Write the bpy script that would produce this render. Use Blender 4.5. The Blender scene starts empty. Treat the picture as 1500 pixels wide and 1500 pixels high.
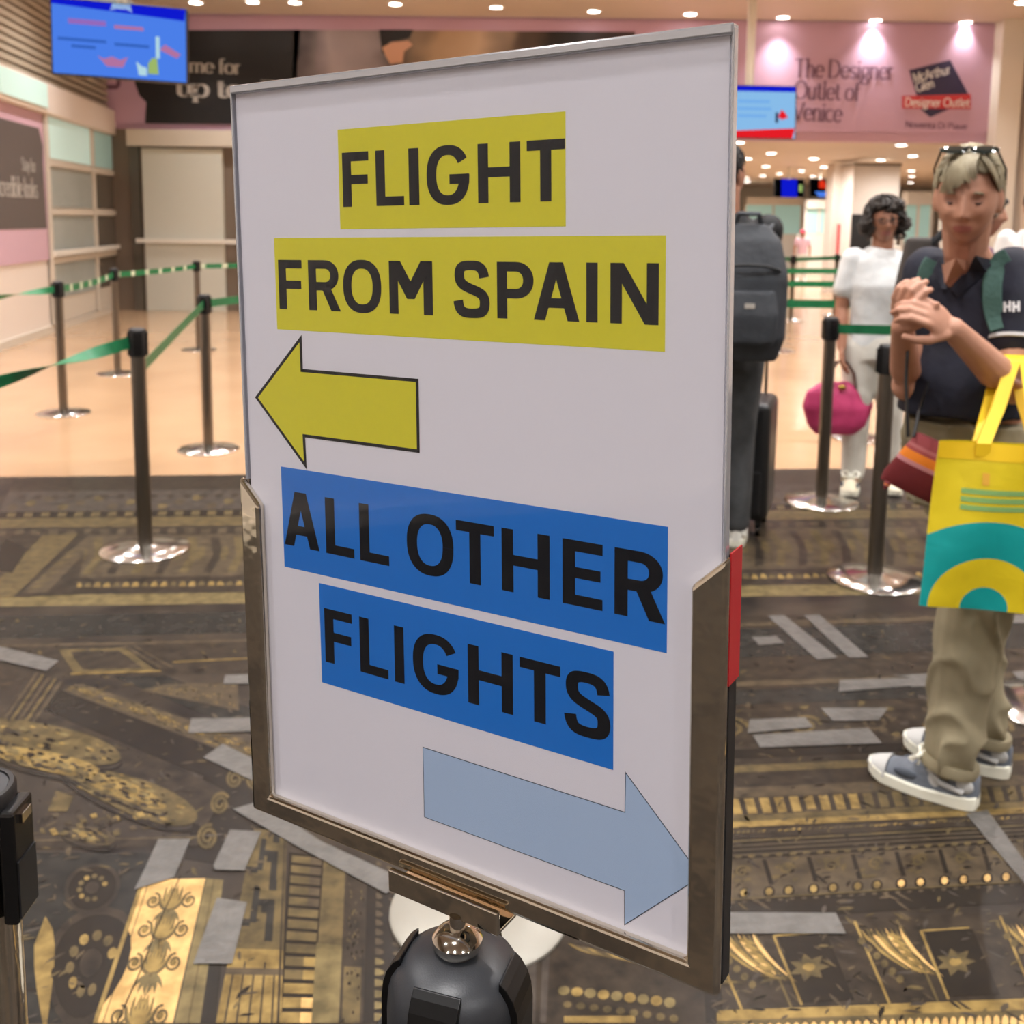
import bpy, bmesh, math, random
from mathutils import Vector, Matrix, Euler, noise
random.seed(7)
S = bpy.context.scene
COL = S.collection
PI = math.pi

# ------------------------------------------------------------------ camera
CAM_H, PITCH, ROLL, FPX, PX0, PY0 = 1.46, math.radians(7.67), 0.0114, 1500.0, 750.0, 525.0
_f = Vector((0, math.cos(PITCH), -math.sin(PITCH)))
_u0 = Vector((0, math.sin(PITCH), math.cos(PITCH)))
_x0 = Vector((1, 0, 0))
_r = math.cos(ROLL) * _x0 + math.sin(ROLL) * _u0
_u = -math.sin(ROLL) * _x0 + math.cos(ROLL) * _u0
EYE = Vector((0, 0, CAM_H))
cd = bpy.data.cameras.new('camera'); cam = bpy.data.objects.new('camera', cd); COL.objects.link(cam)
cam.matrix_world = Matrix(((_r.x, _u.x, -_f.x, EYE.x), (_r.y, _u.y, -_f.y, EYE.y), (_r.z, _u.z, -_f.z, EYE.z), (0, 0, 0, 1)))
cd.sensor_width = 36; cd.sensor_fit = 'HORIZONTAL'; cd.lens = 36.0 * FPX / 1500
cd.shift_y = -(750 - PY0) / 1500
cd.clip_start = 0.02; cd.clip_end = 200
cd.dof.use_dof = True; cd.dof.focus_distance = 0.66; cd.dof.aperture_fstop = 13.0
S.camera = cam

# ------------------------------------------------------------------ world, exposure
w = bpy.data.worlds.new('world'); S.world = w; w.use_nodes = True
w.node_tree.nodes['Background'].inputs[0].default_value = (1, .93, .84, 1)
w.node_tree.nodes['Background'].inputs[1].default_value = 0.35
S.view_settings.view_transform = 'Standard'; S.view_settings.look = 'None'
S.view_settings.exposure = 0.0; S.view_settings.gamma = 1.0; S.view_settings.use_curve_mapping = False
S.cycles.use_denoising = True
S.cycles.sample_clamp_indirect = 6.0
S.cycles.max_bounces = 5; S.cycles.diffuse_bounces = 3; S.cycles.glossy_bounces = 3; S.cycles.use_adaptive_sampling = True; S.cycles.adaptive_threshold = .05; S.cycles.adaptive_min_samples = 20; S.cycles.transparent_max_bounces = 8
LAMP = 30.0           # radiance of every visible downlight disc
SPOT = 340.0          # watts of the beam each downlight throws

# ------------------------------------------------------------------ helpers
def ray(px, py): return _f + (px - PX0) / FPX * _r - (py - PY0) / FPX * _u
def fl(px, py, z=0.0):
    d = ray(px, py); return EYE + d * ((z - CAM_H) / d.z)
def at(px, py, Y):
    d = ray(px, py); return EYE + d * (Y / d.y)
def lin(c):
    r = []
    for v in c[:3]:
        v /= 255.0; r.append(v / 12.92 if v <= .04045 else ((v + .055) / 1.055) ** 2.4)
    return (*r, 1)
M = {}
def mat(name, c, rough=.5, metal=0., c2=None, scale=8., bump=0., bscale=40., detail=4., spec=.5, stretch=None, emit=0., alpha=1., coat=0., trans=0.):
    m = bpy.data.materials.new(name); m.use_nodes = True; nt = m.node_tree; b = nt.nodes['Principled BSDF']
    b.inputs['Base Color'].default_value = lin(c); b.inputs['Roughness'].default_value = rough
    b.inputs['Metallic'].default_value = metal; b.inputs['Specular IOR Level'].default_value = spec
    b.inputs['Coat Weight'].default_value = coat; b.inputs['Alpha'].default_value = alpha
    b.inputs['Transmission Weight'].default_value = trans
    tc = nt.nodes.new('ShaderNodeTexCoord')
    mp = nt.nodes.new('ShaderNodeMapping'); nt.links.new(tc.outputs['Object'], mp.inputs[0])
    if stretch: mp.inputs['Scale'].default_value = stretch
    if c2:
        n = nt.nodes.new('ShaderNodeTexNoise'); n.inputs['Scale'].default_value = scale; n.inputs['Detail'].default_value = detail
        nt.links.new(mp.outputs[0], n.inputs['Vector'])
        rp = nt.nodes.new('ShaderNodeValToRGB'); rp.color_ramp.elements[0].position = .35; rp.color_ramp.elements[1].position = .68
        rp.color_ramp.elements[0].color = lin(c); rp.color_ramp.elements[1].color = lin(c2)
        nt.links.new(n.outputs[0], rp.inputs[0]); nt.links.new(rp.outputs[0], b.inputs['Base Color'])
    if bump:
        n = nt.nodes.new('ShaderNodeTexNoise'); n.inputs['Scale'].default_value = bscale; n.inputs['Detail'].default_value = 3
        nt.links.new(mp.outputs[0], n.inputs['Vector'])
        bp = nt.nodes.new('ShaderNodeBump'); bp.inputs['Strength'].default_value = bump; bp.inputs['Distance'].default_value = .02
        nt.links.new(n.outputs[0], bp.inputs['Height']); nt.links.new(bp.outputs[0], b.inputs['Normal'])
    if emit:
        b.inputs['Emission Color'].default_value = lin(c); b.inputs['Emission Strength'].default_value = emit
    M[name] = m; return m
def lamp_mat(name, c, strength):
    m = bpy.data.materials.new(name); m.use_nodes = True; nt = m.node_tree; nt.nodes.clear()
    e = nt.nodes.new('ShaderNodeEmission'); o = nt.nodes.new('ShaderNodeOutputMaterial')
    e.inputs[0].default_value = lin(c); e.inputs[1].default_value = strength; nt.links.new(e.outputs[0], o.inputs[0]); M[name] = m
def pane_mat(name, tint, rough=.03, gloss=.9):
    """clear thin sheet: straight-through light plus a Fresnel mirror reflection"""
    m = bpy.data.materials.new(name); m.use_nodes = True; nt = m.node_tree; nt.nodes.clear()
    o = nt.nodes.new('ShaderNodeOutputMaterial'); t = nt.nodes.new('ShaderNodeBsdfTransparent'); g = nt.nodes.new('ShaderNodeBsdfGlossy')
    mx = nt.nodes.new('ShaderNodeMixShader'); lw_ = nt.nodes.new('ShaderNodeLayerWeight'); lw_.inputs[0].default_value = .5; pw = nt.nodes.new('ShaderNodeMath'); pw.operation = 'POWER'; pw.inputs[1].default_value = 4; nt.links.new(lw_.outputs['Facing'], pw.inputs[0]); fr = nt.nodes.new('ShaderNodeMath'); fr.operation = 'MULTIPLY_ADD'; fr.inputs[1].default_value = .8; fr.inputs[2].default_value = .018; nt.links.new(pw.outputs[0], fr.inputs[0])
    t.inputs[0].default_value = lin(tint); g.inputs[0].default_value = (gloss, gloss, gloss, 1); g.inputs[1].default_value = rough
    nt.links.new(fr.outputs[0], mx.inputs[0]); nt.links.new(t.outputs[0], mx.inputs[1]); nt.links.new(g.outputs[0], mx.inputs[2]); nt.links.new(mx.outputs[0], o.inputs[0]); M[name] = m

class MB:
    def __init__(s): s.v = []; s.f = []; s.mi = []; s.mats = []
    def slot(s, m):
        if m is None: return 0
        if m not in s.mats: s.mats.append(m)
        return s.mats.index(m)
    def add(s, vs, fs, m=None):
        k = len(s.v); s.v += [tuple(v) for v in vs]; i = s.slot(m)
        for f in fs: s.f.append([k + j for j in f]); s.mi.append(i)
        return s
    def box(s, c, d, m=None, R=None):
        c = Vector(c); x, y, z = (q / 2 for q in d)
        vs = [Vector((a * x, b * y, e * z)) for a in (-1, 1) for b in (-1, 1) for e in (-1, 1)]
        if R: vs = [R @ v for v in vs]
        return s.add([c + v for v in vs], [(0, 1, 3, 2), (4, 6, 7, 5), (0, 4, 5, 1), (2, 3, 7, 6), (0, 2, 6, 4), (1, 5, 7, 3)], m)
    def lathe(s, prof, n=32, c=(0, 0, 0), m=None, R=None):
        c = Vector(c); vs = []; fs = []
        for r, z in prof:
            for i in range(n):
                a = 2 * PI * i / n; v = Vector((r * math.cos(a), r * math.sin(a), z)); vs.append(c + (R @ v if R else v))
        for j in range(len(prof) - 1):
            for i in range(n):
                a, b = j * n + i, j * n + (i + 1) % n; fs.append((a, b, b + n, a + n))
        fs.append(tuple(range(n - 1, -1, -1))); k = (len(prof) - 1) * n; fs.append(tuple(range(k, k + n)))
        return s.add(vs, fs, m)
    def tube(s, pts, rad, n=10, m=None, flat=None, side=None, caps=True):
        """tube through pts; rad a number or one per point; flat = second radius factor across 'side'"""
        pts = [Vector(p) for p in pts]; N = len(pts)
        if not hasattr(rad, '__len__'): rad = [rad] * N
        vs = []; fs = []; prev = Vector(side) if side else None
        for i, p in enumerate(pts):
            t = (pts[min(i + 1, N - 1)] - pts[max(i - 1, 0)])
            t = t.normalized() if t.length > 1e-9 else Vector((0, 0, 1))
            if prev is None: prev = t.orthogonal()
            a = prev - t * prev.dot(t); a = a.normalized() if a.length > 1e-6 else t.orthogonal().normalized(); b = t.cross(a); prev = a
            for k in range(n):
                q = 2 * PI * k / n; vs.append(p + a * math.cos(q) * rad[i] + b * math.sin(q) * rad[i] * (flat or 1))
        for j in range(N - 1):
            for k in range(n):
                x, y = j * n + k, j * n + (k + 1) % n; fs.append((x, y, y + n, x + n))
        if caps: fs.append(tuple(range(n - 1, -1, -1))); q = (N - 1) * n; fs.append(tuple(range(q, q + n)))
        return s.add(vs, fs, m)
    def prism(s, poly, d, m=None):
        """closed slab: polygon (3-D points) extruded by vector d"""
        d = Vector(d); n = len(poly); vs = [Vector(p) for p in poly] + [Vector(p) + d for p in poly]
        fs = [tuple(range(n)), tuple(range(2 * n - 1, n - 1, -1))] + [(i, i + n, (i + 1) % n + n, (i + 1) % n) for i in range(n)]
        return s.add(vs, fs, m)
    def ellip(s, c, r, m=None, R=None, nu=20, nv=12):
        c = Vector(c); prof = []
        vs = []; fs = []
        for j in range(1, nv):
            a = PI * j / nv
            for i in range(nu):
                b = 2 * PI * i / nu; v = Vector((r[0] * math.sin(a) * math.cos(b), r[1] * math.sin(a) * math.sin(b), r[2] * math.cos(a)))
                vs.append(c + (R @ v if R else v))
        for j in range(nv - 2):
            for i in range(nu): a, b = j * nu + i, j * nu + (i + 1) % nu; fs.append((a, a + nu, b + nu, b))
        t = Vector((0, 0, r[2])); k = len(vs); vs.append(c + (R @ t if R else t)); vs.append(c - (R @ t if R else t))
        for i in range(nu): fs.append((k, i, (i + 1) % nu)); q = (nv - 2) * nu; fs.append((k + 1, q + (i + 1) % nu, q + i))
        return s.add(vs, fs, m)
    def mesh(s, name, m=None, smooth=False, fix=True):
        me = bpy.data.meshes.new(name); me.from_pydata(s.v, [], s.f)
        for q in (s.mats or ([m] if m else [])): me.materials.append(M[q])
        if len(s.mats) > 1: me.polygons.foreach_set('material_index', s.mi)
        if fix:
            bm = bmesh.new(); bm.from_mesh(me); bmesh.ops.recalc_face_normals(bm, faces=bm.faces); bm.to_mesh(me); bm.free()
        if smooth:
            me.shade_smooth()
            try: me.set_sharp_from_angle(angle=math.radians(40))
            except Exception: pass
        return me
    def build(s, name, m=None, parent=None, smooth=False, fix=True):
        o = bpy.data.objects.new(name, s.mesh(name, m, smooth, fix)); COL.objects.link(o)
        if parent: o.parent = parent
        return o
def bevel(o, w=.003, seg=2, ang=35):
    b = o.modifiers.new('bevel', 'BEVEL'); b.width = w; b.segments = seg; b.limit_method = 'ANGLE'; b.angle_limit = math.radians(ang); return o
def tag(o, label=None, cat=None, group=None, kind=None):
    for k, v in (('label', label), ('category', cat), ('group', group), ('kind', kind)):
        if v: o[k] = v
    return o
def thing(name, label, cat, loc=(0, 0, 0), rz=0, group=None):
    o = bpy.data.objects.new(name, None); COL.objects.link(o); o.location = loc; o.rotation_euler = (0, 0, rz); o.empty_display_size = .05
    return tag(o, label, cat, group)
def struct(name, mb, m=None, label=None, smooth=False):
    o = mb.build(name, m, None, smooth); tag(o, label, None, None, 'structure'); return o
def copy_tree(o, parent=None):
    c = o.copy(); COL.objects.link(c)
    c.parent = parent
    for ch in list(o.children): copy_tree(ch, c)
    return c

# ------------------------------------------------------------------ materials
mat('terrazzo', (190, 155, 120), .16, c2=(180, 145, 112), scale=1.3, spec=.5)
mat('film', (36, 32, 30), .28, c2=(60, 52, 44), scale=5, detail=7, spec=.1)
mat('wallcream', (230, 218, 206), .6); mat('wallwhite', (232, 226, 214), .55); mat('ceil', (214, 198, 180), .55, c2=(206, 190, 172), scale=.5)
mat('pinkwall', (198, 162, 184), .55, c2=(192, 156, 180), scale=.7); mat('inkblack', (26, 25, 27), .5); mat('greytext', (178, 172, 164), .6)
mat('textplum', (112, 78, 98), .6); mat('white', (236, 236, 236), .5); mat('logonavy', (44, 38, 74), .5); mat('logored', (196, 52, 58), .5)
mat('posterdark', (92, 84, 80), .5); mat('posterpink', (206, 170, 184), .5)
mat('slat', (172, 158, 138), .55); mat('slatgap', (72, 62, 52), .7)
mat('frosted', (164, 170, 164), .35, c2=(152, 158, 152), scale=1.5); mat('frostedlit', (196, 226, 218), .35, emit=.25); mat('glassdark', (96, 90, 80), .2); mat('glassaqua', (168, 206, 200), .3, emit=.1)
mat('doorpanel', (206, 206, 194), .5); mat('brownframe', (118, 104, 90), .5); mat('paleframe', (210, 200, 184), .5); mat('rail', (232, 226, 214), .35)
mat('chrome', (206, 200, 190), .09, 1.0); mat('satin', (118, 112, 104), .32, 1.0); mat('basemetal', (205, 203, 200), .16, 1.0); mat('framechrome', (222, 214, 198), .06, 1.0, bump=.05, bscale=22)
mat('creamreflect', (146, 142, 132), .4, 0.2)  # chrome base; the cream ceiling's reflection is put into the colour
mat('blackplastic', (22, 22, 24), .45); mat('blackgloss', (14, 14, 15), .18); mat('headgrey', (44, 46, 50), .38, bump=.05, bscale=900)
mat('beltgreen', (20, 118, 72), .42, c2=(16, 104, 62), scale=30); mat('beltmark', (196, 206, 180), .5)
mat('tape', (104, 100, 96), .35, c2=(88, 85, 81), scale=26, alpha=.72, bump=.2, bscale=60)
mat('paper', (238, 236, 240), .5); mat('yellow', (228, 222, 36), .5); mat('blue', (22, 122, 216), .5); mat('paleblue', (180, 204, 230), .5); mat('ink', (24, 25, 28), .6, spec=.2); mat('arrowline', (60, 66, 80), .5)
mat('redpanel', (170, 24, 34), .35)
lamp_mat('lamp', (255, 247, 240), LAMP); mat('lamptrim', (236, 228, 214), .4)
mat('aqua', (176, 218, 212), .3, emit=.2); mat('farwhite', (232, 226, 214), .5)  # booth panes given a faint glow to lighten the hall beyond
pane_mat('sleeve', (250, 250, 252), .03)
# ------------------------------------------------------------------ room
YB = 16.0                                  # plane of the back wall and its banner
LA, LD = Vector((-5.565, 11.033, 0)), Vector((-0.1284, 0.9917, 0)).normalized()
LN = Vector((LD.y, -LD.x, 0))              # left wall normal, into the room
def wl(px, py, off=0.0):                   # point of the left wall plane (moved off into the room)
    d = ray(px, py); p0 = LA + LN * off; return EYE + d * ((p0 - EYE).dot(LN) / d.dot(LN))
def lwall(t, z, off=0.0):                  # t metres along the wall from LA
    p = LA + LD * t + LN * off; return Vector((p.x, p.y, z))
ZC = 4.5                                   # ceiling height
ZF = at(1290, 207, YB).z                   # bottom of the banner wall
T0, T1 = -20.0, 5.0

floor = struct('floor', MB().box((5, 14, -.05), (30, 50, .1)), 'terrazzo')
ce = struct('ceiling', MB().box((1.5, 3.4, ZC + .05), (14, 25.2, .1)), 'ceil')
struct('wall_rear', MB().box((2, -9, 2.25), (13, .1, 4.5)), 'wallcream')
wr = struct('wall_right', MB().box((7.75, 3.5, 2.25), (.1, 25, 4.5)), 'wallcream')
for y, z in ((15.5, 3.9), (14.1, 3.9), (15.5, 2.6), (14.1, 2.6), (15.5, 1.3), (14.1, 1.3), (12.7, 3.9), (12.7, 2.6), (12.7, 1.3)):
    bevel(MB().box((7.69, y - .2, z - .62), (.03, 1.38, 1.28)).build('cladding_panel', 'wallcream', wr), .004)
MB().box((7.4, YB - .15, 2.25), (.34, .3, 4.5)).build('corner_pier', 'wallwhite', wr)
for k in range(6): MB().box((7.66, 15.2, 4.25 - .07 * k), (.05, .5, .03)).build('grille_slat', 'glassdark', wr)

# left wall: slatted upper part, cream fascia, poster, glazing
zf = wl(0, 98).z
lw = struct('wall_left', MB().prism([lwall(T0, 0), lwall(T1, 0), lwall(T1, zf), lwall(T0, zf)], -LN * .15), 'wallcream')
struct('wall_upper_left', MB().prism([lwall(T0, zf, -.06), lwall(T1, zf, -.06), lwall(T1, ZC, -.06), lwall(T0, ZC, -.06)], -LN * .1), 'slatgap')
us = bpy.data.objects['wall_upper_left']
z = zf + .02
while z < ZC - .05:
    MB().prism([lwall(T0, z, -.05), lwall(T1, z, -.05), lwall(T1, z + .062, -.05), lwall(T0, z + .062, -.05)], LN * .05).build('slat', 'slat', us); z += .095
def lpoly(pts, off, th): return MB().prism([wl(x, y, off) for x, y in pts], LN * th)
def lrect(x0, x1, ya, yb, off, th):        # vertical band of the wall between two picture columns, heights read at the left column
    a, b = wl(x0, ya, off), wl(x1, ya, off); za, zb = wl(x0, ya, off).z, wl(x0, yb, off).z
    return MB().prism([Vector((a.x, a.y, za)), Vector((b.x, b.y, za)), Vector((b.x, b.y, zb)), Vector((a.x, a.y, zb))], LN * th)
# fascia band
a0, a1 = zf, wl(0, 148).z
t_end = (wl(183, 300) - LA).dot(LD)
bevel(MB().prism([lwall(T0, a1, 0), lwall(t_end, a1, 0), lwall(t_end, zf, 0), lwall(T0, zf, 0)], LN * .1).build('fascia', 'wallcream', lw), .02)
tl_ = (wl(54, 120) - LA).dot(LD)
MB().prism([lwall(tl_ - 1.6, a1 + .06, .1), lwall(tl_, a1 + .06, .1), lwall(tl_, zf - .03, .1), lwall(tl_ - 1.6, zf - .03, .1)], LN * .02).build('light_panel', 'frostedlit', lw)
# poster
tp1 = (wl(72, 260) - LA).dot(LD); tp0 = tp1 - 2.6
zp0, zp1 = wl(10, 388).z, wl(10, 152).z
ps = thing('wall_poster', 'pink poster with dark picture and grey lettering on left wall', 'poster', lwall(tp0, 0))
pl = ps.location
def loc(o_pts): return [p - pl for p in o_pts]
MB().prism(loc([lwall(tp0, zp0, .1 - .1), lwall(tp1, zp0, 0), lwall(tp1, zp1, 0), lwall(tp0, zp1, 0)]), LN * .02).build('backing', 'posterpink', ps)
td1 = (wl(62, 260) - LA).dot(LD); zd0, zd1 = wl(10, 336).z, wl(10, 176).z
MB().prism(loc([lwall(tp0 + .2, zd0, .02), lwall(td1, zd0, .02), lwall(td1 - .03, zd0 + .8, .02), lwall(td1, zd0 + 1.0, .02), lwall(td1 - .12, zd1, .02), lwall(tp0 + .2, zd1, .02)]), LN * .004).build('picture', 'posterdark', ps)
POSTER = (ps, td1, .026)
# glazing, built bay by bay: window with panes and mullions
tg0, tg1, tg2 = (wl(67, 300) - LA).dot(LD), (wl(134, 300) - LA).dot(LD), (wl(166, 300) - LA).dot(LD)
zr = [wl(68, y).z for y in (465, 382, 310, 238, 165)]
zr[0] = .35
win = struct('window_1', MB().prism([lwall(tg0, .1, 0), lwall(tg2, .1, 0), lwall(tg2, zr[4], 0), lwall(tg0, zr[4], 0)], LN * .02), 'paleframe')
for c, (ta, tb) in enumerate(((tg0, tg1), (tg1, tg2))):
    for k in range(4):
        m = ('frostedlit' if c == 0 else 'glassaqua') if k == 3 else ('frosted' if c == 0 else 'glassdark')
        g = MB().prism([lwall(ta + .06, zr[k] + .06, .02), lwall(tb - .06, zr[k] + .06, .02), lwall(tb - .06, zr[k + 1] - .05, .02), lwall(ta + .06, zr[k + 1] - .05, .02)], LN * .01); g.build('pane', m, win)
for t in (tg0, tg1, tg2):
    MB().prism([lwall(t - .05, .1, .03), lwall(t + .05, .1, .03), lwall(t + .05, zr[4], .03), lwall(t - .05, zr[4], .03)], LN * .03).build('mullion', 'paleframe', win)
for z in zr[1:4]:
    MB().prism([lwall(tg0, z - .035, .03), lwall(tg2, z - .035, .03), lwall(tg2, z + .035, .03), lwall(tg0, z + .035, .03)], LN * .025).build('transom', 'paleframe', win)
MB().prism([lwall(tg0, .95, .06), lwall(tg2, .95, .06), lwall(tg2, 1.02, .06), lwall(tg0, 1.02, .06)], LN * .04).build('rail', 'rail', win)
tq = (wl(181, 300) - LA).dot(LD)
MB().prism([lwall(tg2, 0, 0), lwall(tq, 0, 0), lwall(tq, zf, 0), lwall(tg2, zf, 0)], LN * .16).build('pillar', 'wallwhite', lw)
struct('baseboard_left', MB().prism([lwall(T0, 0, 0), lwall(tg2, 0, 0), lwall(tg2, .09, 0), lwall(T0, .09, 0)], LN * .03), 'paleframe')

# back wall with its banner
xb = lambda px, py=150: at(px, py, YB).x
zb = lambda py, px=700: at(px, py, YB).z
XO = 0.6                                   # the hall beyond opens to the right of this
wb = struct('wall_back', MB().box(((-6.6 + XO) / 2, YB + .15, zb(190, 270) / 2), (6.6 + XO, .3, zb(190, 270))), 'brownframe')
wu = struct('wall_back_upper', MB().box((.5, YB + .16, (ZF + ZC) / 2), (14.6, .3, ZC - ZF)), 'pinkwall')
dr = struct('door_1', MB().box(((xb(207) + xb(325)) / 2, YB - .04, zb(218, 270) / 2), (xb(325) - xb(207), .08, zb(218, 270))), 'doorpanel')
bevel(dr, .006)
MB().box(((xb(196) + xb(346)) / 2, YB - .1, zb(353, 270)), (xb(346) - xb(196), .06, .07)).build('push_rail', 'rail', dr)
MB().box(((xb(187) + xb(349)) / 2, YB - .06, (zb(191, 270) + zb(215, 270)) / 2), (xb(349) - xb(187), .12, zb(191, 270) - zb(215, 270))).build('lintel', 'paleframe', wb)
MB().box(((xb(186) + xb(204)) / 2, YB - .02, 1.3), (xb(204) - xb(186) - .04, .04, 2.6)).build('side_pane', 'glassdark', wb)
MB().box((xb(349), YB - .03, 1.35), (.08, .06, 2.7)).build('post', 'paleframe', wb)
MB().box((xb(420), YB - .03, 1.3), (1.2, .06, 2.6)).build('wall_panel', 'doorpanel', wb)

# banner prints on the upper back wall
bn = thing('advertising_banner', 'long pink advertising banner with black picture panel and outlet logo high on back wall', 'banner', (0, YB, 0))
MB().box((.35, -.008, (zb(190) + ZC) / 2), (14.0, .016, ZC - zb(190) - .06)).build('sheet', 'pinkwall', bn)
def bpoly(pts, th=.006, off=.016): return MB().prism([Vector((at(x, y, YB).x, -off, at(x, y, YB).z)) for x, y in pts], (0, -th, 0))
bpoly([(205, 45), (190, 100), (205, 140), (215, 150), (213, 181), (430, 183), (440, 44)]).build('dark_picture', 'inkblack', bn)
def gradmat(name, stops, axis=0, noise=.25, scale=1.2):
    m = bpy.data.materials.new(name); m.use_nodes = True; nt = m.node_tree; b = nt.nodes['Principled BSDF']; b.inputs['Roughness'].default_value = .5
    tc = nt.nodes.new('ShaderNodeTexCoord'); n = nt.nodes.new('ShaderNodeTexNoise'); n.inputs['Scale'].default_value = scale
    sp = nt.nodes.new('ShaderNodeSeparateXYZ'); nt.links.new(tc.outputs['Generated'], sp.inputs[0]); nt.links.new(tc.outputs['Object'], n.inputs['Vector'])
    a = nt.nodes.new('ShaderNodeMath'); a.operation = 'MULTIPLY_ADD'; a.inputs[1].default_value = noise; nt.links.new(n.outputs[0], a.inputs[0]); nt.links.new(sp.outputs[axis], a.inputs[2])
    s2 = nt.nodes.new('ShaderNodeMath'); s2.operation = 'SUBTRACT'; s2.inputs[1].default_value = noise / 2; nt.links.new(a.outputs[0], s2.inputs[0])
    rp = nt.nodes.new('ShaderNodeValToRGB'); e = rp.color_ramp.elements
    e[0].position, e[0].color = stops[0][0], lin(stops[0][1]); e[1].position, e[1].color = stops[-1][0], lin(stops[-1][1])
    for p, c in stops[1:-1]: q = e.new(p); q.color = lin(c)
    nt.links.new(s2.outputs[0], rp.inputs[0]); nt.links.new(rp.outputs[0], b.inputs['Base Color']); M[name] = m; return m
gradmat('adphoto', [(0, (34, 30, 32)), (.12, (172, 160, 164)), (.22, (150, 140, 144)), (.3, (60, 54, 52)), (.42, (176, 148, 118)), (.55, (196, 168, 140)), (.66, (90, 74, 62)), (.74, (30, 28, 28)), (.85, (26, 24, 25)), (1, (70, 52, 54))])
bpoly([(430, 44), (430, 183), (930, 190), (930, 47)]).build('photo_picture', 'adphoto', bn)
mat('adskin', (206, 158, 130), .5)
bpoly([(560, 70), (575, 62), (598, 60), (605, 66), (592, 76), (590, 92), (572, 94), (566, 84)], .004, .022).build('pictured_hand', 'adskin', bn)
bpoly([(556, 44), (560, 78), (566, 80), (570, 62), (600, 56), (606, 44)], .003, .022).build('pictured_sleeve', 'inkblack', bn)
bpoly([(128, 100), (128, 128), (134, 131), (172, 131), (177, 126), (178, 100), (172, 100), (171, 124), (136, 125), (134, 100)], .004).build('basket_mark', 'textplum', bn)
# outlet logo
bpoly([(1331, 103), (1391, 88), (1422, 146), (1362, 172), (1348, 160)], .004).build('logo_square', 'logonavy', bn)
bpoly([(1321, 141), (1421, 138), (1421, 160), (1321, 159)], .004, .02).build('logo_bar', 'logored', bn)

# hall beyond the opening
YH = 38.0
struct('ceiling_beyond', MB().box((7, (YB + YH) / 2 + .2, ZF + .1), (22, YH - YB - .3, .1)), 'ceil')
fw = struct('wall_far', MB().box((7, YH, 1.6), (22, .2, 3.2)), 'farwhite')
struct('wall_beyond_left', MB().box((-1.2, 27, 1.5), (.2, 22, 3)), 'wallcream')
struct('wall_beyond_right', MB().box((17.6, 27, 1.5), (.2, 22, 3)), 'wallcream')
yc = 22.0
co = struct('pillar_beyond', MB().box((at(1232, 300, yc).x, yc, ZF / 2), (.52, .5, ZF)), 'wallcream')
wk = struct('wall_kiosk', MB().box(((at(1248, 300, 21).x + at(1316, 300, 21).x) / 2, 21.4, .5 * at(1290, 243, 21).z), (at(1316, 300, 21).x - at(1248, 300, 21).x, .8, at(1290, 243, 21).z)), 'wallcream')
MB().box(((at(1248, 300, 21).x + at(1316, 300, 21).x) / 2, 20.98, at(1290, 241, 21).z), (at(1316, 300, 21).x - at(1248, 300, 21).x, .1, .06)).build('header', 'brownframe', wk)
p = at(1263, 345, 20.9); MB().box((p.x, 20.97, p.z), (.42, .04, .85)).build('dark_display', 'inkblack', wk)
hb = thing('hose_cabinet', 'red framed fire hose cabinet on pillar in hall beyond', 'cabinet', (at(1232, 350, yc).x, yc - .25, at(1232, 350, yc).z))
MB().box((0, -.04, 0), (.34, .08, .62)).build('frame', 'logored', hb); mat('hosegreen', (112, 92, 40), .4); MB().box((-.03, -.085, 0), (.2, .01, .5)).build('window', 'hosegreen', hb)
rs = thing('wall_notice', 'small pale red notice high on pillar in hall beyond', 'notice', (at(1233, 278, yc).x, yc - .25, at(1233, 278, yc).z))
mat('noticered', (206, 140, 140), .5); MB().box((0, -.01, 0), (.1, .02, .36)).build('sheet', 'noticered', rs)
# aqua glass booths on the far side
def booth(px0, px1, y0, y1, Y, label):
    b = thing('glass_booth', label, 'booth', (at((px0 + px1) / 2, 400, Y).x, Y, 0)); x0, x1 = at(px0, 350, Y).x - b.location.x, at(px1, 350, Y).x - b.location.x
    z0, z1 = at(px0, y1, Y).z, at(px0, y0, Y).z
    MB().box(((x0 + x1) / 2, .4, z0 / 2), (x1 - x0, .8, z0)).build('counter', 'farwhite', b)
    n = max(2, round((x1 - x0) / .9))
    for i in range(n):
        a, c = x0 + (x1 - x0) * i / n, x0 + (x1 - x0) * (i + 1) / n
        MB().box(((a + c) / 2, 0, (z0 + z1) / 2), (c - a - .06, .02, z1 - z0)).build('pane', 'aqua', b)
    for i in range(n + 1): MB().box((x0 + (x1 - x0) * i / n, 0, (z0 + z1) / 2), (.05, .05, z1 - z0)).build('post', 'farwhite', b)
    MB().box(((x0 + x1) / 2, 0, z1 + .12), (x1 - x0, .3, .24)).build('header', 'farwhite', b)
booth(1178, 1218, 305, 342, 30, 'aqua glass booth beside pillar in hall beyond')
booth(1090, 1172, 300, 342, 33, 'long pale aqua glass booth behind the backpack man')
booth(1322, 1362, 300, 362, 19.5, 'narrow aqua glass booth between white shirted woman and blonde woman')
booth(1376, 1450, 300, 350, 24, 'aqua glass booth hidden behind blonde woman')

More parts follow.
